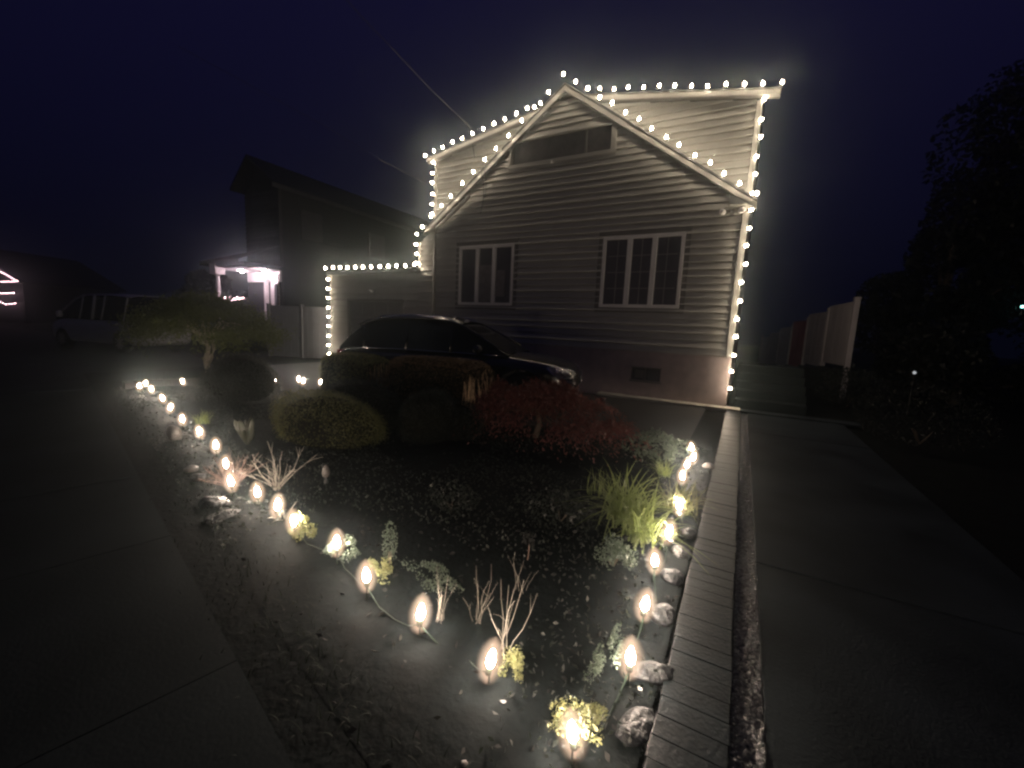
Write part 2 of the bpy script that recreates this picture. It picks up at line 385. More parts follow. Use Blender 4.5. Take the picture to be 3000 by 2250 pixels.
# trim
b=MB(); b.box(-.11,.0,-.06,.1,1.07,4.14); b.build('corner_board',M['trim'],house)
b=MB(); b.box(-.10,.002,SB-.05,SB+.1,4.1,6.27); b.build('corner_board',M['trim'],house)
b=MB(); b.box(-8.45,-8.36,SB-.05,SB+.1,4.1,6.27); b.build('corner_board',M['trim'],house)
b=MB(); b.box(-8.61,-8.52,-.03,.1,3.06,3.88); b.build('corner_board',M['trim'],house)
DR,DLx=.295,-8.70
for ex in (DR,DLx):
    MB().beam((RX,DZ),(ex,dtop(ex)),SB-.13,SB-.105,.095).build('fascia',M['trim'],house)
    MB().beam((RX,DZ-.02),(ex,dtop(ex)-.02),SB-.105,SB+.02,.09,-.07).build('soffit',M['casing'],house)
rf=MB()
for ex,e2 in ((DR+.02,.03),(DLx-.02,-8.47)):
    rf.beam((RX,DZ+.004),(ex,dtop(ex)+.004),SB-.14,SB+.06,0,.03); rf.beam((RX,DZ+.004),(e2,dtop(e2)+.004),SB+.06,9.6,0,.03)
for ex in (.12,-8.34): rf.beam((-4.12,7.19),(ex,gtop(ex)-.02),-.018,SB+.1,.0,.045)
rf.build('roof',M['shingle'],house)
for ex in (.12,-8.34):
    MB().beam((-4.12,7.19),(ex,gtop(ex)-.02),-.10,-.075,.125).build('rake_board',M['trim'],house)
    MB().beam((-4.12,7.16),(ex,gtop(ex)-.05),-.075,-.018,.09,-.06).build('soffit',M['casing'],house)
    MB().beam((-4.12,7.2),(ex,gtop(ex)-.01),-.12,-.018,0,.04).build('roof_edge',M['shingle'],house)
b=MB(); b.beam((-.36,gtop(-.36)-.16),(.08,gtop(.08)-.16),-.25,-.02,-.0,.0)
zb=4.12
b=MB(); b.add([(-.36,-.17,zb),(.07,-.17,zb),(.07,-.17,gtop(.07)-.19+.02),(-.36,-.17,gtop(-.36)-.19),(-.36,-.02,zb),(.07,-.02,zb),(.07,-.02,gtop(.07)-.17),(-.36,-.02,gtop(-.36)-.19)],
 [(0,1,2,3),(0,4,5,1),(1,5,6,2),(0,3,7,4)]); b.build('eave_return',M['trim'],house)
b=MB(); b.add([(-8.32,-.17,zb),(-7.95,-.17,zb),(-7.95,-.17,gtop(-7.95)-.19),(-8.32,-.17,gtop(-8.32)-.17),(-8.32,-.02,zb),(-7.95,-.02,zb),(-7.95,-.02,gtop(-7.95)-.19),(-8.32,-.02,gtop(-8.32)-.17)],
 [(0,1,2,3),(0,4,5,1),(1,5,6,2),(0,3,7,4)]); b.build('eave_return',M['trim'],house)
# thick gutter/downspout elbow under the left rake, running down to the garage
b=MB(); b.tube([(-6.75,-.11,4.98),(-7.4,-.11,4.52),(-7.9,-.10,4.22),(-7.97,-.07,4.0),(-7.98,-.06,3.0),(-7.99,-.06,1.6),(-8.0,-.14,1.35)],.045,8)
b.box(-8.03,-7.94,-.10,-.0,3.3,3.34); b.box(-8.04,-7.95,-.10,-.0,2.0,2.04)
b.build('downspout',M['trim'],house,smooth=True)
# windows
def casement(x0,x1,z0,z1,grid,curt):
    f=MB(); t=.075; y0,y1=-.045,.05
    f.box(x0,x1,y0,y1,z0,z0+t); f.box(x0,x1,y0,y1,z1-t,z1); f.box(x0,x0+t,y0+.001,y1,z0+t,z1-t); f.box(x1-t,x1,y0+.001,y1,z0+t,z1-t)
    W=(x1-x0-2*t)/3
    for k in (1,2): c=x0+t+W*k; f.box(c-.055,c+.055,y0+.004,y1-.002,z0+t,z1-t)
    w=f.build('window',M['white'],house,bevel=.006)
    c=MB(); p=.11
    c.box(x0-p,x1+p,-.03,.0,z0-p,z0-.002); c.box(x0-p,x1+p,-.03,.0,z1+.002,z1+p+.02); c.box(x0-p,x0-.002,-.029,.0,z0-.002,z1+.002); c.box(x1+.002,x1+p,-.029,.0,z0-.002,z1+.002)
    c.build('casing',M['casing'],w)
    for k in range(3):
        a=x0+t+W*k+(.055 if k else 0)+.002; q=x0+t+W*(k+1)-(.055 if k<2 else 0)-.002
        g=MB(); g.box(a,q,.012,.018,z0+t,z1-t); pane=g.build('pane',M['glass'],w)
    if grid:
        g=MB()
        for k in range(3):
            a=x0+t+W*k+.06; q=x0+t+W*(k+1)-.06
            m=(a+q)/2; g.box(m-.008,m+.008,.0,.011,z0+t,z1-t)
            for j in (1,2,3): zz=z0+t+(z1-z0-2*t)*j/4; g.box(a,q,.0005,.0115,zz-.008,zz+.008)
        g.build('muntin',M['trim'],w)
    for (a,q,za,zb_) in curt:
        MB().box(a,q,.004,.0105,za,zb_).build('curtain',M['curtain'],w)
casement(*WIN[0],False,[(-6.47,-6.02,2.16,3.15),(-5.9,-5.6,2.3,3.0)])
casement(*WIN[1],True,[])
x0,x1,z0,z1=WIN[2]
g=MB(); t=.05; g.box(x0,x1,-.05,.03,z0,z0+.09); g.box(x0,x1,-.05,.03,z1-.04,z1); g.box(x0,x0+.06,-.049,.03,z0+.09,z1-.04); g.box(x1-.12,x1,-.049,.03,z0+.09,z1-.04)
gw=g.build('gable_window',M['siding'],house)
MB().box(x0,x1,.012,.02,z0,z1).build('pane',M['blackwin'],gw)
MB().box(x0+.06,x0+.13,-.01,.01,z0+.09,z1-.05).build('pane_divider',M['casing'],gw)
MB().box(x1-.75,x1-.70,-.01,.01,z0+.09,z1-.05).build('pane_divider',M['casing'],gw)
MB().lathe([(.012,0),(.02,.03),(.012,.07)],8,Matrix.Translation((-4.38,-.05,5.50))).build('hook',M['white'],gw)
# garage wing
siding('garage_wall',2.16,3.0,lambda z:-12.56,lambda z:-8.55,[],house,M['siding'],y0=.006,pitch=.2)
siding('garage_wall',.15,2.16,lambda z:-12.56,lambda z:-11.78,[],house,M['siding'],y0=.006,pitch=.2)
siding('garage_wall',.15,2.16,lambda z:-9.22,lambda z:-8.62,[],house,M['siding'],y0=.006,pitch=.2)
b=MB(); b.box(-12.64,-12.56,-.03,.1,.1,3.02); b.build('corner_board',M['trim'],house)
b=MB(); b.box(-12.62,-8.63,.12,7.,0,2.95); b.build('garage_side_wall',M['siding'],house)
b=MB(); b.box(-12.72,-8.55,-.13,.05,3.0,3.11); b.build('garage_fascia',M['trim'],house)
b=MB(); b.box(-12.74,-8.61,-.15,7.1,3.112,3.15); b.build('garage_roof',M['shingle'],house)
b=MB()
for j in range(4):
    z=.02+j*.525; b.box(-11.7,-9.3,.05,.09,z,z+.515)
    for k in range(4): xa=-11.62+k*.585; b.box(xa,xa+.5,.042,.05,z+.1,z+.42)
gd=b.build('garage_door',M['garage'],house)
b=MB(); b.box(-11.78,-11.7,-.02,.1,0,2.2); b.box(-9.3,-9.22,-.02,.1,0,2.2); b.box(-11.78,-9.22,-.035,.09,2.12,2.2); b.build('door_frame',M['trim'],gd)
# security camera above the garage door
b=MB(); b.box(-10.46,-10.42,-.06,-.01,2.33,2.5); b.tube([(-10.44,-.05,2.45),(-10.5,-.14,2.45)],.016,6); sc=b.build('security_camera',M['trim'],house)
MB().lathe([(.03,0),(.035,.03),(.035,.12),(.02,.14)],10,Matrix.Translation((-10.53,-.15,2.45))@Matrix.Rotation(rad(110),4,'Y')@Matrix.Translation((0,0,-.05))).build('camera_body',M['white'],sc,smooth=True)
# twin floodlight under the right eave
b=MB(); b.box(-.34,-.26,-.07,-.015,3.94,4.05); b.tube([(-.30,-.07,4.0),(-.42,-.12,3.97)],.014,6); b.tube([(-.30,-.07,4.0),(-.18,-.12,3.98)],.014,6)
fl=b.build('floodlight',M['casing'],house)
for sx in (-1,1):
    m4=Matrix.Translation((-.30+sx*.13,-.13,3.965))@Matrix.Rotation(rad(60)*sx,4,'Y')@Matrix.Rotation(rad(50),4,'X')
    MB().lathe([(.025,0),(.055,.05),(.06,.10),(.05,.112)],12,m4).build('lamp_head',M['white'],fl,smooth=True)
# service cables on the wall near the left rake
b=MB(); b.tube([(-7.1,.33,6.95),(-7.08,.40,6.6),(-7.0,.42,6.2)],.012,5); b.build('service_drop',M['blackplastic'],house); b=MB()
b.tube([(-6.3,-.29,5.55),(-6.25,-.2,5.2),(-6.32,-.06,4.9),(-6.42,-.05,4.5)],.010,5); b.build('service_cable_loop',M['blackplastic'],house); b=MB(); b.tube([(-6.2,-.29,5.62),(-6.2,-.15,5.25),(-6.28,-.05,4.9)],.008,5)
b.build('service_cable_loop',M['blackplastic'],house)
o=MB().tube([(-7.1,.34,6.95),(-7.1,-1.4,7.12),(-7.15,-2.6,7.37),(-7.5,-3.0,7.75),(-9.4,-6.,10.2)],.009,5).build('overhead_cable',M['cable']); tag(o,'pale overhead service cable slanting up from the left dormer roof','cable')
o=MB().tube([(-8.3,-.1,5.5),(-7.95+.1-.3,-2.,5.45),(-9.2,-2.7,6.1),(-12,-4.5,7.6)],.006,5).build('overhead_cable',M['cable'])
tag(o,'thin dim lower cable meeting the left dormer corner','cable')

# ------------------------------------------------------------------ light strings
bulbprof=[(.010,0),(.021,.015),(.023,.032),(.018,.052),(.007,.068)]
bm_=MB().lathe(bulbprof,8); me_b=bpy.data.meshes.new('bulb'); me_b.from_pydata(bm_.v,[],bm_.f); me_b.materials.append(M['bulb'])
gprof=[(.009,0),(.017,.014),(.018,.030),(.014,.052),(.006,.074)]
bm_=MB().lathe(gprof,8); me_g=bpy.data.meshes.new('garden_bulb'); me_g.from_pydata(bm_.v,[],bm_.f); me_g.materials.append(M['gbulb'])
bm_=MB().lathe([(.013,-.034),(.014,-.03),(.014,-.002),(.010,.0)],8); me_s=bpy.data.meshes.new('socket'); me_s.from_pydata(bm_.v,[],bm_.f); me_s.materials.append(M['wire'])
bm_=MB().lathe([(.004,-.080),(.034,-.066),(.058,-.030),(.068,.016),(.066,.050),(.052,.090),(.030,.120),(.003,.134)],28); me_o=bpy.data.meshes.new('globe'); me_o.from_pydata(bm_.v,[],bm_.f); me_o.materials.append(M['globe'])  # glowing shell added for the lens halo
bm_=MB().lathe([(.010,-.035),(.040,-.022),(.064,.005),(.070,.034),(.062,.062),(.038,.088),(.004,.102)],16); me_o2=bpy.data.meshes.new('small_halo_shell'); me_o2.from_pydata(bm_.v,[],bm_.f); me_o2.materials.append(M['halo_shell2'])
for m_ in (me_b,me_g,me_s,me_o,me_o2): m_.polygons.foreach_set('use_smooth',[True]*len(m_.polygons))
def string(label, pts, up=(0,0,1), group='warm white light strings on the house', jit=.10):
    t=thing('light_string',label,'string lights',pts[0],group=group); o0=Vector(pts[0])
    w=[Vector(p)-o0 for p in pts]; full=[]
    for a,c in zip(w,w[1:]): full += [a,(a+c)/2+Vector((0,0,-.012))]
    full.append(w[-1]); off=Vector(up).normalized()*.034
    MB().tube([p-off for p in full],.0035,4).build('cord',M['wire'],t)
    for p in w:
        d=(Vector(up)+Vector((R.uniform(-jit,jit),R.uniform(-jit,jit),R.uniform(-jit,jit)))).normalized()
        q=Vector((0,0,1)).rotation_difference(d)
        s=bpy.data.objects.new('bulb',me_b); C.objects.link(s); s.parent=t; s.location=p; s.rotation_mode='QUATERNION'; s.rotation_quaternion=q
        k=bpy.data.objects.new('socket',me_s); C.objects.link(k); k.parent=s
        k=bpy.data.objects.new('globe',me_o2); C.objects.link(k); k.parent=s  # small added halo shell round the bulb
    return t
def line(a,c,n,j=.022): 
    a,c=Vector(a),Vector(c); return [tuple(a+(c-a)*(i/(n-1))+Vector((R.uniform(-j,j),0,R.uniform(-j,j)))) for i in range(n)]
yD,yG=-.20,-.20
yd=SB-.20
string('light string along the top edge of the right dormer roof, from peak to right tip',line((-3.72,yd,dtop(-3.72)+.08),(.31,yd,6.42),13))
string('light string along the long low left dormer roof edge',line((-4.95,yd,dtop(-4.95)+.08),(-8.72,yd,6.42),12))
string('light string down the right sloping rake of the front gable',line((-4.12,yG,7.33),(.10,yG,gtop(.10)+.07),15))
string('light string down the left sloping rake of the front gable',line((-4.5,yG,gtop(-4.5)+.08),(-8.36,yG,gtop(-8.36)+.07),12))
string('short vertical light string on the left dormer corner, between two roof edges',line((-8.46,SB-.08,6.25),(-8.46,SB-.08,4.80),6),(-1,-.6,0))
string('short vertical light string above the right end of the garage roof',line((-8.62,-.08,4.1),(-8.62,-.08,3.28),4),(-1,-.6,0))
string('horizontal light string along the flat garage roof edge',line((-12.7,-.15,3.19),(-8.66,-.15,3.18),12))
string('vertical light string on the left garage corner beside the white gate',line((-12.65,-.08,2.85),(-12.65,-.08,.25),9),(-1,-.6,0))
string('light string on the upper right corner of the set-back storey',line((.005,SB-.08,6.25),(.005,SB-.08,4.45),6),(1,-.9,0))
string('tall vertical light string down the lower right corner of the house',line((.005,-.085,4.02),(.005,-.085,.42),11),(1,-.9,0))
# garden strings: bulbs on stakes joined by a cord
def gstring(label, pts, zb=.10):
    t=thing('garden_light_string',label,'string lights',(pts[0][0],pts[0][1],0),group='warm bulbs staked round the garden bed'); o0=Vector(t.location)
    cord=[]
    for i,p in enumerate(pts):
        z=p[2] if len(p)>2 else zb
        w=Vector((p[0],p[1],z))-o0
        q=Vector((0,0,1)).rotation_difference(Vector((R.uniform(-.22,.22),R.uniform(-.22,.22),1)).normalized())
        s=bpy.data.objects.new('bulb',me_g); C.objects.link(s); s.parent=t; s.location=w; s.rotation_mode='QUATERNION'; s.rotation_quaternion=q
        k=bpy.data.objects.new('socket',me_s); C.objects.link(k); k.parent=s
        k=bpy.data.objects.new('globe',me_o); C.objects.link(k); k.parent=s  # added halo shell round the garden bulb
        MB().tube([(w.x,w.y,-.02),(w.x,w.y,w.z-.03)],.004,5).build('stake',M['wire'],t)
        if cord:
            a=cord[-1]; mid=(a+w)/2; mid.z=.012; mid.x+=R.uniform(-.05,.05); mid.y+=R.uniform(-.04,.04)
            cord += [a+(mid-a)*.45+Vector((0,0,-.035)),mid,w+(mid-w)*.45+Vector((0,0,-.035))]
        cord.append(w-Vector((0,0,.032)))
    MB().tube(cord,.0032,4).build('cord',M['wire'],t); return t
Lb=[(-9.31,-6.61),(-9.61,-6.41),(-8.85,-6.6),(-7.77,-6.85),(-6.93,-7.09),(-6.04,-7.31),(-5.24,-7.47),(-4.54,-7.64),(-3.87,-7.88),(-3.4,-8.07),(-3.03,-8.07),(-2.68,-8.13),(-2.35,-8.21),(-1.9,-8.23),(-1.48,-8.37),(-1.04,-8.44),(-.61,-8.5)]
Rb=[(-.2,-8.61),(-.11,-8.17),(-.13,-7.78),(-.16,-7.32),(-.15,-6.89),(-.14,-6.36),(-.21,-5.59),(-.22,-5.15),(-.19,-4.84),(-.24,-4.42)]
Bb=[(-9.27,-5.95,.13),(-7.96,-4.92,.20),(-7.12,-4.97,.30),(-7.0,-4.97,.28),(-6.42,-5.02,.33)]
gstring('row of staked bulbs along the left edge of the bed beside the pavement',Lb)
gstring('row of staked bulbs up the right edge of the bed beside the brick edging',Rb)
gstring('few staked bulbs along the back of the bed behind the round bushes',Bb)

# ------------------------------------------------------------------ plants in the bed
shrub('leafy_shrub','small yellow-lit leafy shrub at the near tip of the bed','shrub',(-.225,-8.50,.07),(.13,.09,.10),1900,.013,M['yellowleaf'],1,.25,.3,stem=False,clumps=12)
shrub('leafy_shrub','small leafy tuft just right of the second nearest left-edge bulb','shrub',(-.56,-8.40,.06),(.08,.08,.09),1000,.012,M['yellowleaf'],2,.3,.3,stem=False,clumps=7)
shrub('leafy_shrub','trailing grey-green plant left of the nearest right-edge bulb','shrub',(-.22,-8.12,.06),(.08,.22,.06),900,.013,M['frost'],3,.3,.3,stem=False,clumps=9)
shrub('ground_cover_plant','low patch of small shiny pale leaves behind the bare stems','plant',(-1.30,-8.08,.04),(.26,.13,.06),900,.017,M['frost'],4,.25,.3,stem=False,clumps=12)
shrub('leafy_shrub','yellow-green tuft right of the third left-edge bulb from the tip','shrub',(-1.52,-8.22,.06),(.13,.09,.09),800,.015,M['yellowleaf'],5,.3,.3,stem=False,clumps=7)
shrub('dwarf_conifer','tiny upright conifer behind the yellow-green tuft','conifer',(-1.62,-8.06,.12),(.045,.045,.16),600,.014,M['frost'],6,.1,.3)
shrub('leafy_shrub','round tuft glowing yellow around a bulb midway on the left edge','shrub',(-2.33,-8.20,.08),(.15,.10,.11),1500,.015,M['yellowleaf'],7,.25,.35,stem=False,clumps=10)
shrub('leafy_shrub','dim spiky tuft around the fifth left-edge bulb from the tip','shrub',(-1.90,-8.17,.07),(.15,.12,.10),900,.016,M['frost'],8,.3,.3,stem=False,clumps=9)
shrub('leafy_shrub','grey-green bushy perennial right of centre in the bed','shrub',(-.42,-7.30,.08),(.18,.2,.14),1200,.02,M['frost'],9,.3,.3,clumps=12)
shrub('leafy_shrub','dim low shrub in the middle of the bed','shrub',(-1.8,-7.2,.06),(.28,.2,.12),520,.035,M['box'],10,.3,.3)
shrub('leafy_shrub','dark leafy shrub left of the strappy grass','shrub',(-.95,-6.9,.10),(.30,.3,.17),900,.035,M['box'],11,.3,.3)
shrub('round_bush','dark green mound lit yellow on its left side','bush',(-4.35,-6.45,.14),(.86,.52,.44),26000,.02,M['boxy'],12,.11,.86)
shrub('round_bush','small clipped ball bush left of the red maple','bush',(-3.28,-5.75,.28),(.42,.40,.38),14000,.018,M['box'],13,.09,.86)
shrub('round_bush','small dark bush at the foot of the wider clipped hedge','bush',(-3.15,-5.45,.2),(.5,.3,.3),12000,.018,M['box'],19,.12,.86)
shrub('round_bush','large dark bush below the umbrella tree','bush',(-7.7,-5.72,.30),(.84,.55,.48),24000,.022,M['box'],14,.11,.86)
shrub('round_bush','dark low bush between the mound and the clipped hedges','bush',(-4.55,-5.75,.25),(.85,.40,.38),18000,.019,M['box'],15,.08,.86)
def hedge(label,c,h,n,size,m,ends):
    t=thing('clipped_hedge',label,'hedge',(c[0],c[1],0),group='clipped hedges beside the car')
    p=NP.uniform(-1,1,(n,3)); ax=NP.choice(3,n,p=[.2,.4,.4]); sg=NP.choice([-1.,1.],n); p[np.arange(n),ax]=sg*NP.uniform(.9,1,n)
    q=np.abs(p)**4; p=p/np.maximum((q.sum(1))**.25,1e-3)[:,None]*np.maximum(np.abs(p).max(1),.0)[:,None]*1.04
    p*=lump(p/np.linalg.norm(p,axis=1)[:,None],9,.025,n)[:,None]
    P=p*np.array(h)+np.array([0,0,c[2]]); P=P[P[:,2]>.03]
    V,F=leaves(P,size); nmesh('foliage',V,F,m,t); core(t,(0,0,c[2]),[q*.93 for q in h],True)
    b=MB()
    for k in range(90):
        y=R.uniform(-.95,.95)*h[1]; x=h[0]*R.uniform(.8,1.0); z0=c[2]-h[2]*.35; z1=c[2]+h[2]*R.uniform(.2,.8)*(1-abs(y/h[1])**4*.4)
        b.tube([(x*.93,y,z0),(x+R.uniform(-.02,.03),y+R.uniform(-.03,.03),(z0+z1)/2),(x*R.uniform(.96,1.0),y,z1)],.005,4,.0025)
    b.build('bare_branches',M['littwig'],t); return t
hedge('flat-topped clipped hedge with a bare end tinted tan as lit, at the rear half of the car',(-5.38,-5.1,.47),(.66,.34,.47),22000,.02,M['boxy'],1)
hedge('wider flat-topped clipped hedge hiding the car doors, left of the red maple',(-3.74,-5.0,.50),(.88,.36,.51),26000,.02,M['tan'],1)
# weeping red maple
t=thing('red_maple','low weeping red-leaved maple in front of the car wheel','maple',(-2.2,-4.8,0))
mp=[]; cl=[]
for i in range(60):
    a=R.uniform(0,6.28); r_=R.uniform(.1,1)**.6; cx,cy=math.cos(a)*r_*1.28,math.sin(a)*r_*.66; cz=.78*(1-.62*r_*r_)
    k=330; d=NP.normal(size=(k,3))*np.array([.15,.13,.035]); d[:,2]-=.75*(d[:,0]**2+d[:,1]**2)*3; mp.append(d+np.array([cx,cy,cz+.02])); cl.append((cx,cy,cz))
P=np.concatenate(mp); P=P[P[:,2]>.03]; dd=np.zeros_like(P); dd[:,:2]=P[:,:2]*.6; dd[:,2]=-.6
V,F=leaves(P,.042,wid=.38,dirs=dd); nmesh('foliage',V,F,M['maple'],t)
b=MB(); b.tube([(0,0,-.02),(.05,.02,.2),(0,.02,.42)],.045,7,.03)
for c in cl[:22]: b.tube([(0,.02,.38),(c[0]*.5,c[1]*.5,c[2]*.9+.03),c],.014,4,.004)
b.build('trunk',M['bark'],t)
shrub('leafy_shrub','glossy wet-leaved shrub at the far right corner of the bed','shrub',(-.60,-4.72,.14),(.34,.30,.22),900,.05,M['frost'],18,.25,.5)
grass_clump('large arching grass clump left of the right-edge bulbs',-.50,-6.60,150,.62,1.0,.015)
grass_clump('lower arching grass clump nearer the camera than the large one',-.33,-6.86,120,.5,1.1,.013)
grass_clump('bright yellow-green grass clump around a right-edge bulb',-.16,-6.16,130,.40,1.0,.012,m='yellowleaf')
grass_clump('small fine grass clump behind the far left-edge bulbs',-6.1,-7.05,90,.28,.8,.008)
grass_clump('sparse thin grass left of the large grass clump',-.86,-6.25,22,.34,.4)
grass_clump('thin pale grass tuft in front of the glossy wet-leaved shrub',-.42,-5.3,60,.30,.9)
twigs('dry_bush','tangle of reddish bare twigs around two left-edge bulbs','dry bush',-3.62,-7.95,60,.32,1.5,'twig',.0025,4)
twigs('dry_bush','fan of long dry yellow stalks right of the twig tangle','dry bush',-3.25,-7.78,18,.42,.9,'straw',.003,2)
twigs('bare_stems','short cut stems behind the nearest left-edge bulb but two','stems',-1.03,-8.30,9,.26,.2,'straw',.0011,0)
twigs('bare_stems','upright bare stems in front of the leaf patch','stems',-.86,-8.20,9,.34,.18,'straw',.0010,1)
twigs('bare_stems','tallest crooked bare stems above the second nearest left-edge bulb','stems',-.66,-8.30,8,.36,.3,'straw',.0016,1)
twigs('bare_stems','few dim thin stems near the bed centre','stems',-.8,-7.85,5,.24,.2,'straw',.0012,0)
twigs('dry_bush','broken pale twigs by a left-edge bulb','twigs',-2.66,-8.08,8,.2,1.6,'straw',.003,2)
# succulent paddles
t=thing('succulent','low plant with broad upright paddle leaves left of the lit mound','succulent',(-4.78,-7.2,0))
for i in range(9):
    a=R.uniform(0,6.28); le=R.uniform(.2,.6); l=R.uniform(.18,.34); n_=Matrix.Rotation(a,4,'Z')@Matrix.Rotation(le,4,'Y')
    MB().lathe([(.012,0),(.035,l*.3),(.045,l*.65),(.03,l*.9),(.008,l)],8,n_@Matrix.Diagonal((1,.35,1,1))).build('paddle_leaf',M['succ'],t,smooth=True)
# pale egg-shaped garden ornament on a short stalk
t=thing('garden_ornament','pale egg-shaped ornament standing alone in the bed','ornament',(-3.03,-7.46,0))
MB().lathe([(.004,.06),(.028,.075),(.036,.10),(.030,.14),(.016,.17),(.003,.182)],12).build('head',M['pale'],t,smooth=True)
MB().lathe([(.02,-.01),(.018,.03),(.01,.06)],8).build('stand',M['stone'],t)
# spent flower
t=thing('dried_flower','drooping dried flower head right of the bed centre','flower',(-.9,-7.58,0))
MB().tube([(0,0,0),(.01,0,.08),(.0,.01,.15)],.004,5).build('stem',M['twig'],t)
V,F=leaves(np.array([[0,.01,.16]])+NP.normal(size=(26,3))*.022,.05,dirs=np.tile([0,0,-.3],(26,1))); nmesh('petals',V,F,M['litter'],t)
# stones
def stone(label,x,y,r,m='stone',sq=(1,1,.6),z=.0,seed=0,cat='stone',group='rough stones edging the bed'):
    bm=bmesh.new(); bmesh.ops.create_icosphere(bm,subdivisions=3,radius=r); g=np.random.default_rng(seed)
    q=g.normal(size=(8,3)); ph=g.uniform(0,6,8)
    for v in bm.verts:
        d=np.array(v.co)/r; k=1+.10*sum(math.cos(3*float(d@q[i])+ph[i]) for i in range(8))/2.2
        v.co=Vector((v.co.x*k*sq[0],v.co.y*k*sq[1],v.co.z*k*sq[2]))
    me=bpy.data.meshes.new('stone'); bm.to_mesh(me); bm.free(); o=link('stone',me,M[m],smooth=True); o.location=(x,y,z); o.rotation_euler=(0,0,g.uniform(0,3)); return tag(o,label,cat,group)
stone('rounded edging stone right of the second right-edge bulb',-.055,-7.62,.075,seed=1)
stone('U-shaped wet edging stone right of the third right-edge bulb',-.055,-7.22,.07,seed=2)
stone('flat rough edging stone beside the nearest right-edge bulb',-.035,-8.05,.085,seed=3,sq=(.7,1.3,.45))
stone('edging stone between the near tip and the nearest right-edge bulb',-.04,-8.35,.08,seed=4,sq=(.7,1.3,.4))
stone('edging stone below the fourth right-edge bulb',-.05,-6.9,.07,seed=5)
stone('small stone between edging stones near the bright grass',-.04,-6.55,.06,seed=6)
stone('pale square block by the far right-edge bulbs',-.03,-4.72,.07,'pale',(1,1,.8),seed=7)
stone('shiny wet stone with a bright face below the twig tangle',-3.36,-8.22,.09,'stone',(1.4,.8,.6),seed=8)
stone('lower shiny grey stone on the left edge below the twig tangle',-3.08,-8.30,.085,'stone',(1.4,.8,.5),seed=9)
stone('round white stone outside the far left-edge bulbs',-5.6,-7.58,.09,'pale',(.8,.8,1.2),z=.06,seed=10)
stone('pinkish stone left of the twig tangle',-4.35,-7.95,.06,'pale',seed=11)
stone('dark rubble stone beside the pinkish stone',-4.05,-8.02,.07,seed=12)
stone('small pale pebble on the pavement edge near the tip',-.52,-8.80,.012,'pale',(1,1,.7),z=.0,seed=13,cat='pebble')
stone('pinkish pebble on the pavement edge left of the tip',-.93,-8.70,.014,'pale',(1,1,.7),z=.0,seed=14,cat='pebble')
# low wall at the far left corner of the bed
b=MB()
for p,q in (((-10.42,-6.42),(-9.9,-5.15)),((-10.42,-6.42),(-10.05,-6.50))):
    a=Vector(p); c=Vector(q); m=(a+c)/2; d=c-a; b.obox((m.x,m.y,.02),(d.length/2,.07,.08),math.atan2(d.y,d.x))
tag(b.build('low_wall',M['drive'],bevel=.01),'low pale concrete wall at the far left corner of the bed','wall')
# umbrella-shaped tree
t=thing('umbrella_tree','umbrella-shaped weeping tree with a curled pale trunk left of the driveway','tree',(-11.6,-4.43,0))
b=MB(); b.tube([(0,0,-.05),(-.05,0,.15),(-.12,.0,.33),(-.03,.02,.5),(.03,.02,.66),(-.15,0,.76),(-.32,-.02,.80),(-.3,0,.9)],.065,8,.04)
b.tube([(-.08,.02,.2),(.12,.03,.42),(.22,.05,.62),(.2,.03,.85),(.1,0,1.1)],.05,8,.03)
for i in range(10):
    a=i*.63; b.tube([(0,0,.75),(math.cos(a)*.6,math.sin(a)*.5,1.3),(math.cos(a)*1.3,math.sin(a)*1.,1.15)],.03,5,.01)
b.build('trunk',M['palebark'],t,smooth=True)
mp=[]
for i in range(90):
    a=R.uniform(0,6.28); r_=R.uniform(.0,1)**.5; cx,cy=math.cos(a)*r_*1.75,math.sin(a)*r_*1.35; cz=.95+.85*(1-r_*r_)
    k=230; d=NP.normal(size=(k,3))*np.array([.24,.22,.10]); mp.append(d+np.array([cx,cy,cz]))
    if r_>.7: d=NP.normal(size=(120,3))*np.array([.12,.12,.16]); mp.append(d+np.array([cx*1.05,cy*1.05,cz-.12]))
P=np.concatenate(mp); V,F=leaves(P,.06); nmesh('crown',V,F,M['weep'],t)

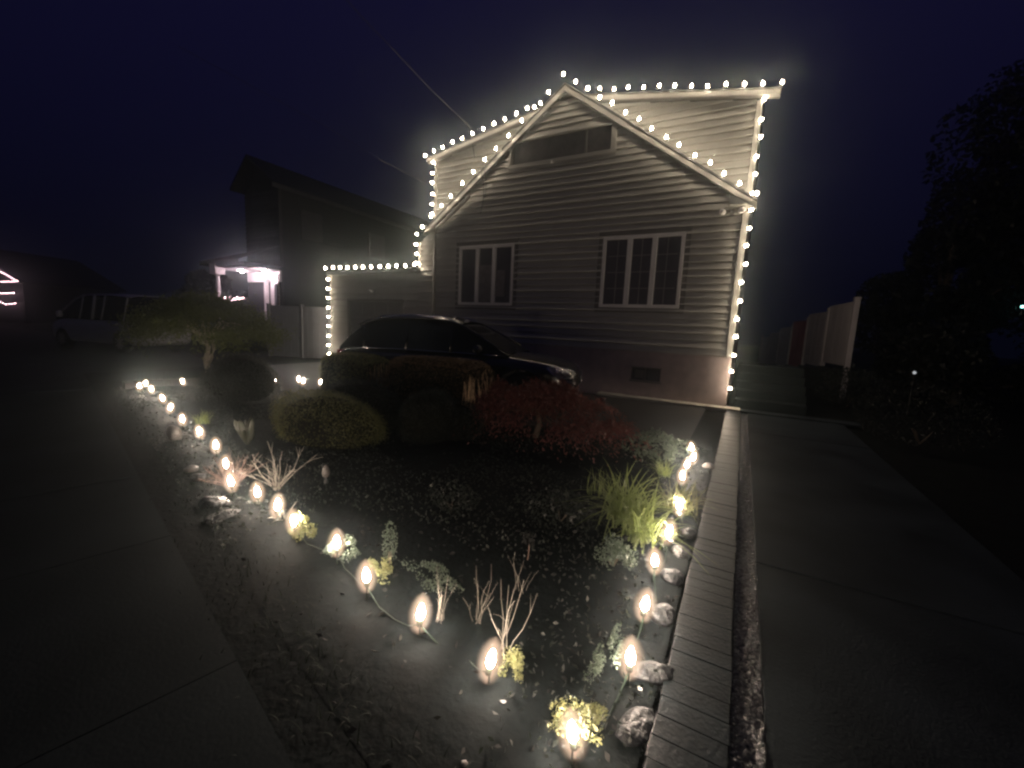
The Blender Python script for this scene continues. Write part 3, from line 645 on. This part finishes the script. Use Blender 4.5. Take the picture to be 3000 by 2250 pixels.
# ------------------------------------------------------------------ vehicles
def interp(x,tab):
    return float(np.interp(x,[t[0] for t in tab],[t[1] for t in tab]))
def vehicle(name,label,cat,loc,rz,paint,L,W,wheels,bodytop,roof,cab,wheel_r=.37,nose=None,belt=1.0,roofw=.74):
    t=thing(name,label,cat,loc,rz); hw=W/2
    nose=nose or [(0,.80),(.08,.92),(.35,.985),(1.2,1),(3.6,1),(L-.75,.985),(L-.35,.92),(L-.12,.74),(L,.48)]
    st=sorted({0,.04,.12,.35,.7,L-.75,L-.5,L-.3,L-.15,L-.06,L}|{round(v,2) for v in np.arange(1,L-.9,.3)})
    V=[];F=[]; n=13
    for s in st:
        w=hw*interp(s,nose); zt=interp(s,bodytop); zb=.26+(.1 if s<.1 or s>L-.1 else 0)+ .12*max(0,(s-(L-.3))/.3)
        half=[(0,zb),(w*.80,zb),(w*.95,zb+.06),(w*.985,.50),(w,.70),(w*.985,zt-.12),(w*.90,zt-.01)]
        ring=[(s-L/2,-y,z) for y,z in half[::-1]][:-1]+[(s-L/2,y,z) for y,z in half]   # -y .. +y lower
        top=(s-L/2,0,zt+.035)
        V+=ring+[top]
    n=len(ring)+1
    for i in range(len(st)-1):
        for j in range(n): F.append((i*n+j,(i+1)*n+j,(i+1)*n+(j+1)%n,i*n+(j+1)%n))
    F.append(tuple(range(n))); F.append(tuple((len(st)-1)*n+j for j in range(n))[::-1])
    me=bpy.data.meshes.new('tmp'); me.from_pydata(V,[],F); tmp=bpy.data.objects.new('tmp',me); C.objects.link(tmp)
    sm=tmp.modifiers.new('s','SUBSURF'); sm.levels=2; sm.render_levels=2
    cut=[]
    for wx in wheels:
        bm=bmesh.new(); bmesh.ops.create_cone(bm,cap_ends=True,segments=40,radius1=wheel_r*1.14,radius2=wheel_r*1.14,depth=W*1.3,matrix=Matrix.Translation((wx-L/2,0,wheel_r))@Matrix.Rotation(rad(90),4,'X'))
        m2=bpy.data.meshes.new('c'); bm.to_mesh(m2); bm.free(); co=bpy.data.objects.new('c',m2); C.objects.link(co); cut.append(co)
        bo=tmp.modifiers.new('b','BOOLEAN'); bo.operation='DIFFERENCE'; bo.object=co; bo.solver='EXACT'
    bpy.context.view_layer.update(); dg=bpy.context.evaluated_depsgraph_get()
    me2=bpy.data.meshes.new_from_object(tmp.evaluated_get(dg)); bvh=BVHTree.FromObject(tmp,dg)
    for q in cut+[tmp]: bpy.data.objects.remove(q)
    me2.materials.clear(); body=link('body',me2,paint,t,True)
    me2.polygons.foreach_set('use_smooth',[len(p.vertices)<=4 and abs(p.normal.y)<2 for p in me2.polygons])
    # greenhouse
    V=[];F=[];c0,c1=cab; ss=list(np.linspace(c0,c1,19))
    for s in ss:
        z=interp(s,roof); zb=interp(s,bodytop)-.03; wb=hw*.93*interp(s,nose)/1.; k=max(0.,(z-belt)/(max(r[1] for r in roof)-belt)); wt=wb*(1-(1-roofw)*max(0,k))
        V+=[(s-L/2,-wb,zb),(s-L/2,-(wb*.35+wt*.65),zb+(z-zb)*.55),(s-L/2,-wt,z-.05*k),(s-L/2,-wt*.72,z),(s-L/2,0,z+.02*k),(s-L/2,wt*.72,z),(s-L/2,wt,z-.05*k),(s-L/2,(wb*.35+wt*.65),zb+(z-zb)*.55),(s-L/2,wb,zb)]
    n=9
    for i in range(len(ss)-1):
        for j in range(n-1): F.append((i*n+j,(i+1)*n+j,(i+1)*n+j+1,i*n+j+1))
    me=bpy.data.meshes.new('cabin_glass'); me.from_pydata(V,[],F); o=link('cabin_glass',me,M['carglass'],t,True); sb=o.modifiers.new('s','SUBSURF'); sb.levels=1; sb.render_levels=2
    # roof skin and pillars, set proud of the glass
    def gp(s,f,off=.012):   # f 0 belt .. 1 roof edge
        z=interp(s,roof); zb=interp(s,bodytop)-.03; wb=hw*.93*interp(s,nose); k=max(0.,(z-belt)/(max(r[1] for r in roof)-belt)); wt=wb*(1-(1-roofw)*k)
        zz=zb+(z-.05*k-zb)*f; ww=wb+(wt-wb)*f*(1.05 if f<.9 else 1); return s-L/2,ww+off,zz
    hi=[s for s in ss if interp(s,roof)>max(r[1] for r in roof)-.14]
    b=MB()
    for i in range(len(hi)-1):
        q=[]
        for s in (hi[i],hi[i+1]):
            x,y,z=gp(s,1.0,.008); zr=interp(s,roof)
            q.append([(x,-y,z),(x,-y*.75,zr+.012),(x,0,zr+.036),(x,y*.75,zr+.012),(x,y,z)])
        for j in range(4): b.add([q[0][j],q[1][j],q[1][j+1],q[0][j+1]],[(0,1,2,3)])
    b.build('roof_panel',paint,t,True)
    for sd in (-1,1):
        b=MB()
        for sc in (.16,.42,.68):
            s=c0+(c1-c0)*sc; p=[gp(s+(f-.5)*-.08,f,.004) for f in (0,.5,1)]
            b.tube([(x,sd*y,z) for x,y,z in p],.028,6)
        p=[gp(s,1,-.0) for s in ss[2:-1]]; b.tube([(x,sd*y,z) for x,y,z in p],.028,6)
        b.build('pillars',paint,t,True)
    for wx in wheels:
        for sd in (-1,1):
            y=sd*(hw-.13)
            w=MB().lathe([(wheel_r*.62,-.11),(wheel_r*.93,-.115),(wheel_r,-.09),(wheel_r,.09),(wheel_r*.93,.115),(wheel_r*.62,.11)],36,Matrix.Translation((wx-L/2,y,wheel_r))@Matrix.Rotation(rad(90),4,'X')).build('wheel',M['rubber'],t,True)
            r_=MB(); 
            r_.lathe([(wheel_r*.6,-.02),(wheel_r*.62,.05)],30,Matrix.Translation((wx-L/2,y+sd*.06,wheel_r))@Matrix.Rotation(rad(90),4,'X'))
            for k in range(10):
                a=k*.628; r_.obox((wx-L/2+math.cos(a)*wheel_r*.33,y+sd*.117,wheel_r+math.sin(a)*wheel_r*.33),(wheel_r*.30,.012,.018),M3=Matrix.Rotation(-a,3,'Y'))
            r_.lathe([(wheel_r*.14,0),(wheel_r*.12,.03)],16,Matrix.Translation((wx-L/2,y+sd*.11,wheel_r))@Matrix.Rotation(rad(-90*sd),4,'X'))
            r_.build('rim',M['alloy'],w)
    return t,bvh,gp
# --- black SUV
L=4.66
bt=[(0,.86),(.15,1.0),(1,1.02),(3.3,1.03),(3.7,1.02),(4.2,.96),(4.5,.88),(4.66,.74)]
rf_=[(.08,1.0),(.3,1.3),(.55,1.52),(.9,1.60),(1.5,1.645),(2.1,1.64),(2.5,1.56),(2.9,1.36),(3.25,1.16),(3.5,1.04)]
cx,cy=-2.42,-2.52; u=Vector((math.cos(rad(14)),math.sin(rad(14))))
cen=Vector((cx,cy))-u*(L/2)
car,bvh,gp=vehicle('parked_suv','black SUV parked across the driveway in front of the house','car',(cen.x,cen.y,-.01),rad(14),M['carpaint'],L,1.89,[.86,3.74],bt,rf_,(.08,3.5))
def onbody(x,z,sd,dx=.35,off=.006):
    o=Vector((x+dx*2,sd*2.2,z)); d=Vector((-dx*2*.999,-sd*2.2,0)); d=Vector((-dx,-sd*1.,0)).normalized(); o=Vector((x,sd*.7,z))-d*1.6
    h=bvh.ray_cast(o,d); return (h[0]-d*off) if h[0] is not None else Vector((x,sd*.9,z))
for sd in (-1,1):
    out=[(1.80,.845),(1.93,.865),(2.2,.83),(2.34,.79),(2.36,.72),(2.26,.67),(2.05,.69),(1.90,.75)]
    P=[onbody(x,z,sd) for x,z in out]; ctr=sum(P,Vector())/len(P)
    # lens panel built as a fan of body-hugging points
    b=MB(); inner=[onbody(2.1+(x-2.1)*.5,.77+(z-.77)*.5,sd,off=.010) for x,z in out]; cc=onbody(2.1,.77,sd,off=.012)
    n=len(P); b.add([tuple(p) for p in P]+[tuple(p) for p in inner]+[tuple(cc)],[(i,(i+1)%n,n+(i+1)%n,n+i) for i in range(n)]+[(n+i,n+(i+1)%n,2*n) for i in range(n)])
    hl=b.build('headlight',M['glass'],car,True)
    MB().tube([p for p in P]+[P[0]],.015,6).build('headlight_trim',M['chrome'],hl,True)
    for q,(x,z) in enumerate(((2.2,.755),(2.08,.77),(1.99,.79))):
        p=onbody(x,z,sd,off=.012); MB().lathe([(.001,0),(.04,.004),(.044,.014),(.02,.03)],12,Matrix.Translation(p)@Vector((0,0,1)).rotation_difference(Vector((.5,sd*1.,0)).normalized()).to_matrix().to_4x4()).build('reflector',M['chrome'],hl,True)
    pts=[onbody(x,z,sd,off=.014) for x,z in((2.16,.63),(2.30,.60),(2.36,.57),(2.38,.62))]; MB().tube(pts,.010,6).build('bumper_vent',M['chrome'],car,True)
    # wheel arch lips
    for wx in (.86,3.74):
        p=[]
        for k in range(15):
            a=math.pi*(-.06+1.12*k/14); xx=wx-L/2+math.cos(a)*.45; zz=.37+math.sin(a)*.45; h=bvh.ray_cast(Vector((xx,sd*2,zz+.0)),Vector((0,-sd,0)))
            y=h[0].y if h[0] is not None and abs(h[0].y)>.6 else sd*.9; p.append((xx,y,zz))
        MB().tube(p,.022,6).build('wheel_arch_trim',M['carpaint'],car,True)
    # mirror, handles, rail, belt chrome
    x,y,z=gp(3.0,.0); b=MB().lathe([(.02,-.10),(.07,-.08),(.085,0),(.07,.09),(.02,.11)],10,Matrix.Translation((x,sd*(y+.11),z+.10))@Matrix.Rotation(rad(90),4,'X')); b.tube([(x,sd*(y-.02),z+.03),(x,sd*(y+.08),z+.07)],.02,6); b.build('wing_mirror',M['carpaint'],car,True)
    for s in (1.75,2.75):
        p=onbody(s-L/2,.86,sd,dx=0,off=.02); MB().tube([p+Vector((-.1,0,0)),p+Vector((-.05,sd*.012,0)),p+Vector((.05,sd*.012,0)),p+Vector((.1,0,0))],.012,6).build('door_handle',M['chrome'],car,True)
    pr=[gp(s,1.,-.03) for s in np.linspace(.75,2.45,12)]; MB().tube([(x,sd*y,z+(.055 if 0<i<11 else .01)) for i,(x,y,z) in enumerate(pr)],.014,6).build('roof_rail',M['chrome'],car,True)
    pr=[gp(s,.03,.014) for s in np.linspace(.35,3.3,12)]; MB().tube([(x,sd*y,z) for x,y,z in pr],.008,5).build('belt_trim',M['chrome'],car,True)
b=MB()
for z in (.52,.58,.64,.70): b.box(L/2-.03,L/2+.015,-.46,.46,z,z+.02)
gr=b.build('grille',M['blackplastic'],car)
b=MB(); b.tube([(L/2+.03,.10*math.cos(a),.64+.10*math.sin(a)) for a in np.linspace(0,2*math.pi,25)],.007,5)
for k in range(3): a=rad(90+120*k); b.tube([(L/2+.03,0,.64),(L/2+.03,.1*math.cos(a),.64+.1*math.sin(a))],.007,5)
b.build('emblem',M['chrome'],gr)
b=MB(); b.box(-L/2-.02,-L/2+.05,-.75,-.40,.78,.92); b.box(-L/2-.02,-L/2+.05,.40,.75,.78,.92); b.build('tail_light',mat('tail_lens',(.12,.01,.01),.15,.1,5),car)
# --- silver van on the left
L2=5.0
bt2=[(0,1.0),(.15,1.1),(1,1.15),(3.6,1.15),(4.1,1.12),(4.6,1.02),(5.0,.78)]
rf2=[(.03,1.15),(.12,1.7),(.35,2.0),(1.5,2.08),(2.9,2.05),(3.4,1.85),(3.9,1.45),(4.3,1.13)]
van,bv2,gp2=vehicle('parked_van','silver van parked far left behind the umbrella tree, facing away left','van',(-21.0,-3.1,-.05),rad(180+14),M['silver'],L2,2.0,[.95,3.95],bt2,rf2,(.03,4.3),.36,belt=1.15,roofw=.84,nose=[(0,.85),(.1,.95),(.4,1),(3.8,1),(4.4,.95),(4.8,.8),(5,.55)])
for sd in (-1,1):
    x,y,z=gp2(3.75,0.); MB().lathe([(.02,-.12),(.08,-.09),(.09,0),(.08,.1),(.02,.13)],10,Matrix.Translation((x,sd*(y+.14),z+.16))).build('wing_mirror',M['silver'],van,True)
    b=MB(); x0_,x1_=-.1-1.4,-.1+1.2
    p=[gp2(s,.5,.02) for s in (2.0,2.02)]; q=[gp2(2.3,f,.012) for f in (0,.5,1)]; b.tube([(x,sd*y,z) for x,y,z in q],.05,6); b.build('door_pillar',M['silver'],van,True)

# ------------------------------------------------------------------ white gate fence on the left, vinyl fence on the right
def fence(name,label,cat,pts,m,h,zs,postw=.06,cap=True,boards=8):
    t=thing(name,label,cat,(pts[0][0],pts[0][1],0)); o=Vector((pts[0][0],pts[0][1],0))
    for i,(a,c) in enumerate(zip(pts,pts[1:])):
        A=Vector((*a,0))-o; B=Vector((*c,0))-o; d=B-A; an=math.atan2(d.y,d.x); z=zs[i]; b=MB()
        for k in range(boards):
            q=A+d*((k+.5)/boards); b.obox((q.x,q.y,z+h/2),(d.length/boards/2*.97,.018+.004*(k%2),h/2),an)
        mid=(A+B)/2; b.obox((mid.x,mid.y,z+h+.02),(d.length/2-.05,.03,.03),an); pp=b.build('panel',M['redlitpanel'] if (name=='vinyl_fence' and i==2) else m,t)  # red light on one panel is put into its colour
        if name=='vinyl_fence' and i==2: pp['label']='fence panel tinted red for the light falling on it'
    for i,a in enumerate(pts):
        A=Vector((*a,0))-o; z=zs[min(i,len(zs)-1)]; b=MB(); b.obox((A.x,A.y,(z+h)/2+.05),(postw,postw,(z+h)/2+.07)); 
        if cap: b.obox((A.x,A.y,z+h+.14),(postw*1.25,postw*1.25,.02))
        b.build('post',m,t)
    return t
fence('vinyl_gate','grey-white vinyl gate fence between the garage corner and the dark house','fence',[(-15.6,-.45),(-14.3,.0),(-13.25,.35),(-12.95,.45)],M['greyvinyl'],1.85,[.0,.0,.0],cap=False,boards=9)
# plants/retaining earth below the right fence
fp=[(2.66,4.15),(2.40,6.1),(2.12,8.1),(1.86,10.1),(1.60,12.1),(1.32,14.1),(1.05,16.1)]
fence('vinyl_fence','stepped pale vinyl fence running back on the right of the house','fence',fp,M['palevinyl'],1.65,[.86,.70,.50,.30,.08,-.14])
b=MB()
for i,(a,c) in enumerate(zip(fp,fp[1:])):
    A=Vector((*a,0)); B=Vector((*c,0)); d=B-A; m_=(A+B)/2; b.obox((m_.x+.02,m_.y,.40-.1*i-.1),(d.length/2,.15,.44-.02*i),math.atan2(d.y,d.x))
tag(b.build('retaining_wall',M['nsiding']),'low dark wall under the stepped vinyl fence','wall')
# stoop steps on the right of the house
b=MB()
for k in range(5): b.box(.14,1.45,.30+k*.30,2.6,-.05+(.17*k+.001 if k else 0),.17*(k+1))
t_=tag(b.build('stoop',M['pave'],bevel=.01),'dark steps rising beside the right corner of the house','steps')

# ------------------------------------------------------------------ neighbour house with porch
nb=thing('neighbour_house','dark unlit two-storey house left of the garage','house',(-18.2,1.7,0))
def nbx(n,x0,x1,y0,y1,z0,z1,m,par=None): return MB().box(x0+18.2-18.2,x1,y0,y1,z0,z1).build(n,m,par or nb)
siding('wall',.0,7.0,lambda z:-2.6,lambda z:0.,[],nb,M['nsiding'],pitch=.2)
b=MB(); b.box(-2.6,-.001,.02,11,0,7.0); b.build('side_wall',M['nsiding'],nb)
b=MB()
for z in np.arange(.1,6.9,.2): b.box(-.0015,.012,.02,11,z,z+.185)
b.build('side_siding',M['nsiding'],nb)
MB().box(.0,.03,-.03,.1,0,7.0).build('corner_board',M['nwin'],nb)
def beamy(b,x0,z0,x1,z1,y0,y1,t):
    b.add([(x0,y0,z0),(x1,y0,z1),(x1,y1,z1),(x0,y1,z0),(x0,y0,z0+t),(x1,y0,z1+t),(x1,y1,z1+t),(x0,y1,z0+t)],[(0,3,2,1),(4,5,6,7),(0,1,5,4),(1,2,6,5),(2,3,7,6),(3,0,4,7)])
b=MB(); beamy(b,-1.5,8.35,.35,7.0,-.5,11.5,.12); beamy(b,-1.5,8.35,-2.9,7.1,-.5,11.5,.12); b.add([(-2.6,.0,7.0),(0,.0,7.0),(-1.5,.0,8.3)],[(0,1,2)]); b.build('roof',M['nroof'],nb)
MB().box(.33,.37,-.5,11.5,6.92,7.08).build('fascia',M['nwin'],nb)
MB().box(.005,.06,1.0,2.1,5.1,6.4).build('window',M['nwin'],nb); MB().box(.005,.06,5.0,6.1,4.9,6.2).build('window',M['nwin'],nb)
# porch to its left, lit pink
pc=thing('porch','pink-lit white porch with columns and railing on the front of the dark house','porch',(-19.1,.3,0))
MB().box(-1.5,1.1,-.2,1.35,0,1.25).build('deck',M['nsiding'],pc)
MB().box(-1.45,.75,1.30,1.38,1.25,3.0).build('back_wall',M['dark'],pc)
MB().box(-1.45,1.1,.0,1.30,3.45,3.5).build('ceiling',M['porchwhite'],pc)
MB().box(-1.45,1.1,1.22,1.30,3.02,3.45).build('beam',M['porchwhite'],pc)
b=MB(); b.lathe([(.11,1.25),(.11,1.35),(.085,1.4),(.08,3.1),(.13,3.2)],14,Matrix.Translation((-1.15,-.2,0))); b.box(-1.38,-.92,-.40,.0,3.2,3.7); b.build('column',M['porchwhite'],pc)
b=MB(); b.box(.22,.40,1.0,1.12,1.25,3.1); b.box(.27,.35,.985,.999,1.5,2.9); b.build('column',M['porchwhite'],pc)
MB().box(.52,.78,1.12,1.2,1.25,3.25).build('door',M['porchwhite'],pc)
b=MB()
for k in range(14): b.box(.80,1.12,1.10+.004*(k%2),1.16,1.3+k*.15,1.43+k*.15)
b.build('wall',M['porchwhite'],pc)
MB().box(.92,1.12,1.05,1.11,1.9,2.9).build('window',M['dark'],pc)
b=MB(); b.box(-1.05,1.05,-.12,-.07,2.15,2.2); b.box(-1.05,1.05,-.12,-.07,1.4,1.44)
for k in range(21): x=-1.0+k*.1; b.box(x,x+.03,-.11,-.08,1.44,2.15)
b.build('railing',M['blackplastic'],pc)
b=MB(); beamy(b,-1.75,3.52,-1.7,3.56,-.6,1.4,.1); b.add([(-1.75,-.6,3.6),(1.3,-.6,3.6),(1.3,-.6,3.7),(.9,1.4,4.6),(-1.75,-.6,3.7)],[(0,1,2,4),(4,2,3)]); b.box(-1.5,1.2,-.35,1.4,3.52,3.66); b.build('porch_roof',M['nroof'],pc)
for x,y,z,r in((-.62,.55,3.42,.045),(.98,.6,3.38,.05)):
    MB().lathe([(.01,0),(r,-.01),(r,-.04),(.01,-.05)],10,Matrix.Translation((x,y,z))).build('lamp',M['porchlamp'],pc)
o=thing('porch_string','pink string lights draped along the porch railing','string lights',(-20.1,.15,2.2))
MB().tube([(k*.14,0,.03*math.sin(k*1.7)) for k in range(14)],.006,4).build('cord',M['wire'],o)
for k in range(13): MB().lathe([(.004,0),(.018,.01),(.018,.03),(.004,.04)],6,Matrix.Translation((k*.14,-.01,.03*math.sin(k*1.7)-.06+R.uniform(-.05,.05)))).build('bulb',M['pinkstr'],o)
# far left pink-lit house
fh=thing('distant_house','distant house with pink glowing roof trim at the left frame edge','house',(-52.2,.95,0),rad(25.7))
siding('wall',0,3.2,lambda z:-9.,lambda z:0.,[],fh,M['nsiding'],pitch=.25)
MB().box(-9,-.01,.02,8,0,3.2).build('side_wall',M['nsiding'],fh)
b=MB(); b.beam((.5,3.2),(-4.5,6.0),-.3,8.3,.0,.15); b.beam((-9.5,3.2),(-4.5,6.0),-.3,8.3,.0,.15); b.build('roof',M['nroof'],fh)
b=MB(); b.box(-5.,-3.5,-.02,.0,0,2.2); b.build('door',M['porchwhite'],fh)
MB().box(-2.6,-1.2,-.03,.0,1.2,2.4).build('window',M['dark'],fh)
def pstr(label,pts,r=.035):
    o=thing('pink_light_string',label,'string lights',pts[0],group='pink light strings on the distant house'); q=[Vector(p)-Vector(pts[0]) for p in pts]
    MB().tube(q,.01,4).build('cord',M['wire'],o)
    for a,c in zip(q,q[1:]):
        n=max(2,int((c-a).length/.22))
        for k in range(n): MB().lathe([(.006,-.02),(r,0),(.006,.03)],5,Matrix.Translation(a+(c-a)*(k/n))).build('bulb',M['pinkstr'],o)
pstr('pink lights on the slanting roof edge of the distant house',[(-52.4,.7,3.39),(-55.,-.6,4.9)])
pstr('straight pink lights under the eave of the distant house',[(-52.4,.7,3.36),(-55.,-.6,3.15)])
pstr('pink lights along the porch rail of the distant house',[(-52.6,.5,2.4),(-55,-.7,2.2)])
pstr('wavy pink lights on the lowest rail of the distant house',[(-52.6,.5,1.55),(-53.3,.15,1.45),(-53.9,-.2,1.7),(-55,-.7,1.5)])
b=MB()
for k in range(5):
    x=-13.6+.0+k*.75; b.box(x,x+.30,-8.6,-7.2-.13*k,-.049,-.045)
struct(b.build('road_marking',M['marks']))
# ------------------------------------------------------------------ trees and shrubs on the right and far background
def bigtree(label,x,y,base,cr,cz,n,size,seed,clumps=26,m='tree',rt=.22):
    t=thing('tree',label,'tree',(x,y,0),group='dark trees beyond the fence'); g=np.random.default_rng(seed)
    cc=g.normal(size=(clumps,3)); cc/=np.linalg.norm(cc,axis=1)[:,None]; cc*=g.uniform(.3,.85,clumps)[:,None]
    idx=g.integers(0,clumps,n); d=g.normal(size=(n,3)); d/=np.linalg.norm(d,axis=1)[:,None]
    P=(cc[idx]+d*(g.uniform(.5,1,n)**.5*g.uniform(.22,.36,clumps)[idx])[:,None])*np.array(cr)+np.array([0,0,cz])
    V,F=leaves(P,size); nmesh('crown',V,F,M[m],t)
    b=MB(); b.tube([(0,0,-.2),(.1,0,cz*.4),(0,.1,cz*.8),(0,0,cz+cr[2]*.4)],rt,8,rt*.3)
    for c in cc[:12]: q=c*np.array(cr)+np.array([0,0,cz]); b.tube([(0,0,cz*.45),(q[0]*.5,q[1]*.5,q[2]*.8),tuple(q)],rt*.35,5,.03)
    b.build('trunk',M['bark'],t); return t
bigtree('tallest dark tree leaning over the right frame edge',10.6,13.0,0,(4.6,4.4,6.8),8.2,26000,.24,3,34)
bigtree('mid-height dark tree behind the end of the vinyl fence',6.3,10.9,0,(3.2,3,4.2),3.5,19000,.2,4,24)
bigtree('low dark evergreen right of the vinyl fence end',5.4,6.0,0,(1.9,1.8,1.6),1.5,9000,.13,5,16,rt=.12)
bigtree('dark tree at the right frame edge in front of the tall one',9.2,5.2,0,(3.0,2.6,3.6),3.3,14000,.18,6,22,rt=.16)
shrub('round_bush','dark brownish shrub right of the walk, near the steps','bush',(2.75,-1.2,.35),(.75,.9,.5),5000,.03,M['tree'],31,.15,.7)
shrub('round_bush','dark shrub in front of the low wall on the right','bush',(2.5,2.6,.4),(.7,.8,.5),4000,.06,M['box'],32,.15,.7)
bigtree('low dark tree line crown left of the dark house',-30,14,0,(6,4,2.6),3.,9000,.35,8,16)
bigtree('dark tree behind the far parked van',-36,8,0,(5,4,2.2),2.6,9000,.35,9,16)
# small lamps in the dark on the right
t=thing('solar_lamp','tiny pale lamp glowing low in the dark on the right','lamp',(3.5,2.27,.26))
MB().tube([(0,0,-.3),(0,0,.62)],.012,6).build('stake',M['blackplastic'],t); MB().lathe([(.02,.62),(.03,.64),(.03,.66),(.01,.68)],10).build('lamp_head',M['faintlamp'],t)
t=thing('wall_lamp','tiny cyan lamp at the right frame edge','lamp',(5.4,3.55,2.41))
MB().lathe([(.02,0),(.03,.01),(.03,.04),(.02,.05)],8).build('lamp_head',M['cyan'],t); MB().tube([(0,0,-.15),(0,0,0)],.02,6).build('pole',M['blackplastic'],t)

# ------------------------------------------------------------------ scattering volume added to stand in for lens bloom
BLOOM_HAZE=.0070
b=MB(); b.box(-100,65,-38,100,-1.1,18); hz=b.build('bloom_haze',None); struct(hz,'stuff'); hm=bpy.data.materials.new('bloom_haze'); hm.use_nodes=True
n=hm.node_tree.nodes; n.clear(); out=n.new('ShaderNodeOutputMaterial'); pv=n.new('ShaderNodeVolumePrincipled')
pv.inputs['Color'].default_value=(.80,.95,1.,1); pv.inputs['Density'].default_value=BLOOM_HAZE; pv.inputs['Anisotropy'].default_value=.95
hm.node_tree.links.new(pv.outputs[0],out.inputs['Volume']); hz.data.materials.append(hm)
# ------------------------------------------------------------------ night sky, moonlight, camera
w=bpy.data.worlds.new('World'); S.world=w; w.use_nodes=True; n=w.node_tree.nodes; l=w.node_tree.links; bg=n['Background']
tc=n.new('ShaderNodeTexCoord'); sp=n.new('ShaderNodeSeparateXYZ'); l.new(tc.outputs['Generated'],sp.inputs[0])
rp=n.new('ShaderNodeValToRGB'); l.new(sp.outputs['Z'],rp.inputs[0])
el=rp.color_ramp.elements; el[0].position=.0; el[0].color=(.0010,.0012,.0050,1); el[1].position=.75; el[1].color=(.0058,.0050,.026,1)
l.new(rp.outputs[0],bg.inputs[0]); bg.inputs[1].default_value=1.
sun=bpy.data.lights.new('moon','SUN'); sun.energy=.003; sun.angle=rad(12); sun.color=(.85,.9,1.); so=bpy.data.objects.new('moon',sun); C.objects.link(so); so.rotation_euler=(rad(52),0,rad(-25))
cam=bpy.data.cameras.new('camera'); co=bpy.data.objects.new('camera',cam); C.objects.link(co); S.camera=co
cam.sensor_width=36; cam.lens=892.78/2212*36; cam.clip_start=.02; cam.clip_end=400
r_=Vector((.87272775,.48611215,.04518021)); u_=Vector((-.10578723,.09795117,.98955274)); d_=Vector((-.47660816,.86838963,-.13690917))
mw=Matrix((( r_.x,u_.x,-d_.x,.1654),(r_.y,u_.y,-d_.y,-9.8308),(r_.z,u_.z,-d_.z,1.5),(0,0,0,1))); co.matrix_world=mw
S.view_settings.view_transform='Standard'; S.view_settings.look='None'; S.view_settings.exposure=0; S.view_settings.gamma=1
cy_=S.cycles; cy_.use_light_tree=True; cy_.max_bounces=5; cy_.diffuse_bounces=2; cy_.glossy_bounces=3; cy_.volume_bounces=0; cy_.transparent_max_bounces=6
cy_.use_denoising=True; cy_.caustics_reflective=False; cy_.caustics_refractive=False; cy_.sample_clamp_indirect=4
cy_.pixel_filter_type='BLACKMAN_HARRIS'; cy_.filter_width=2.5
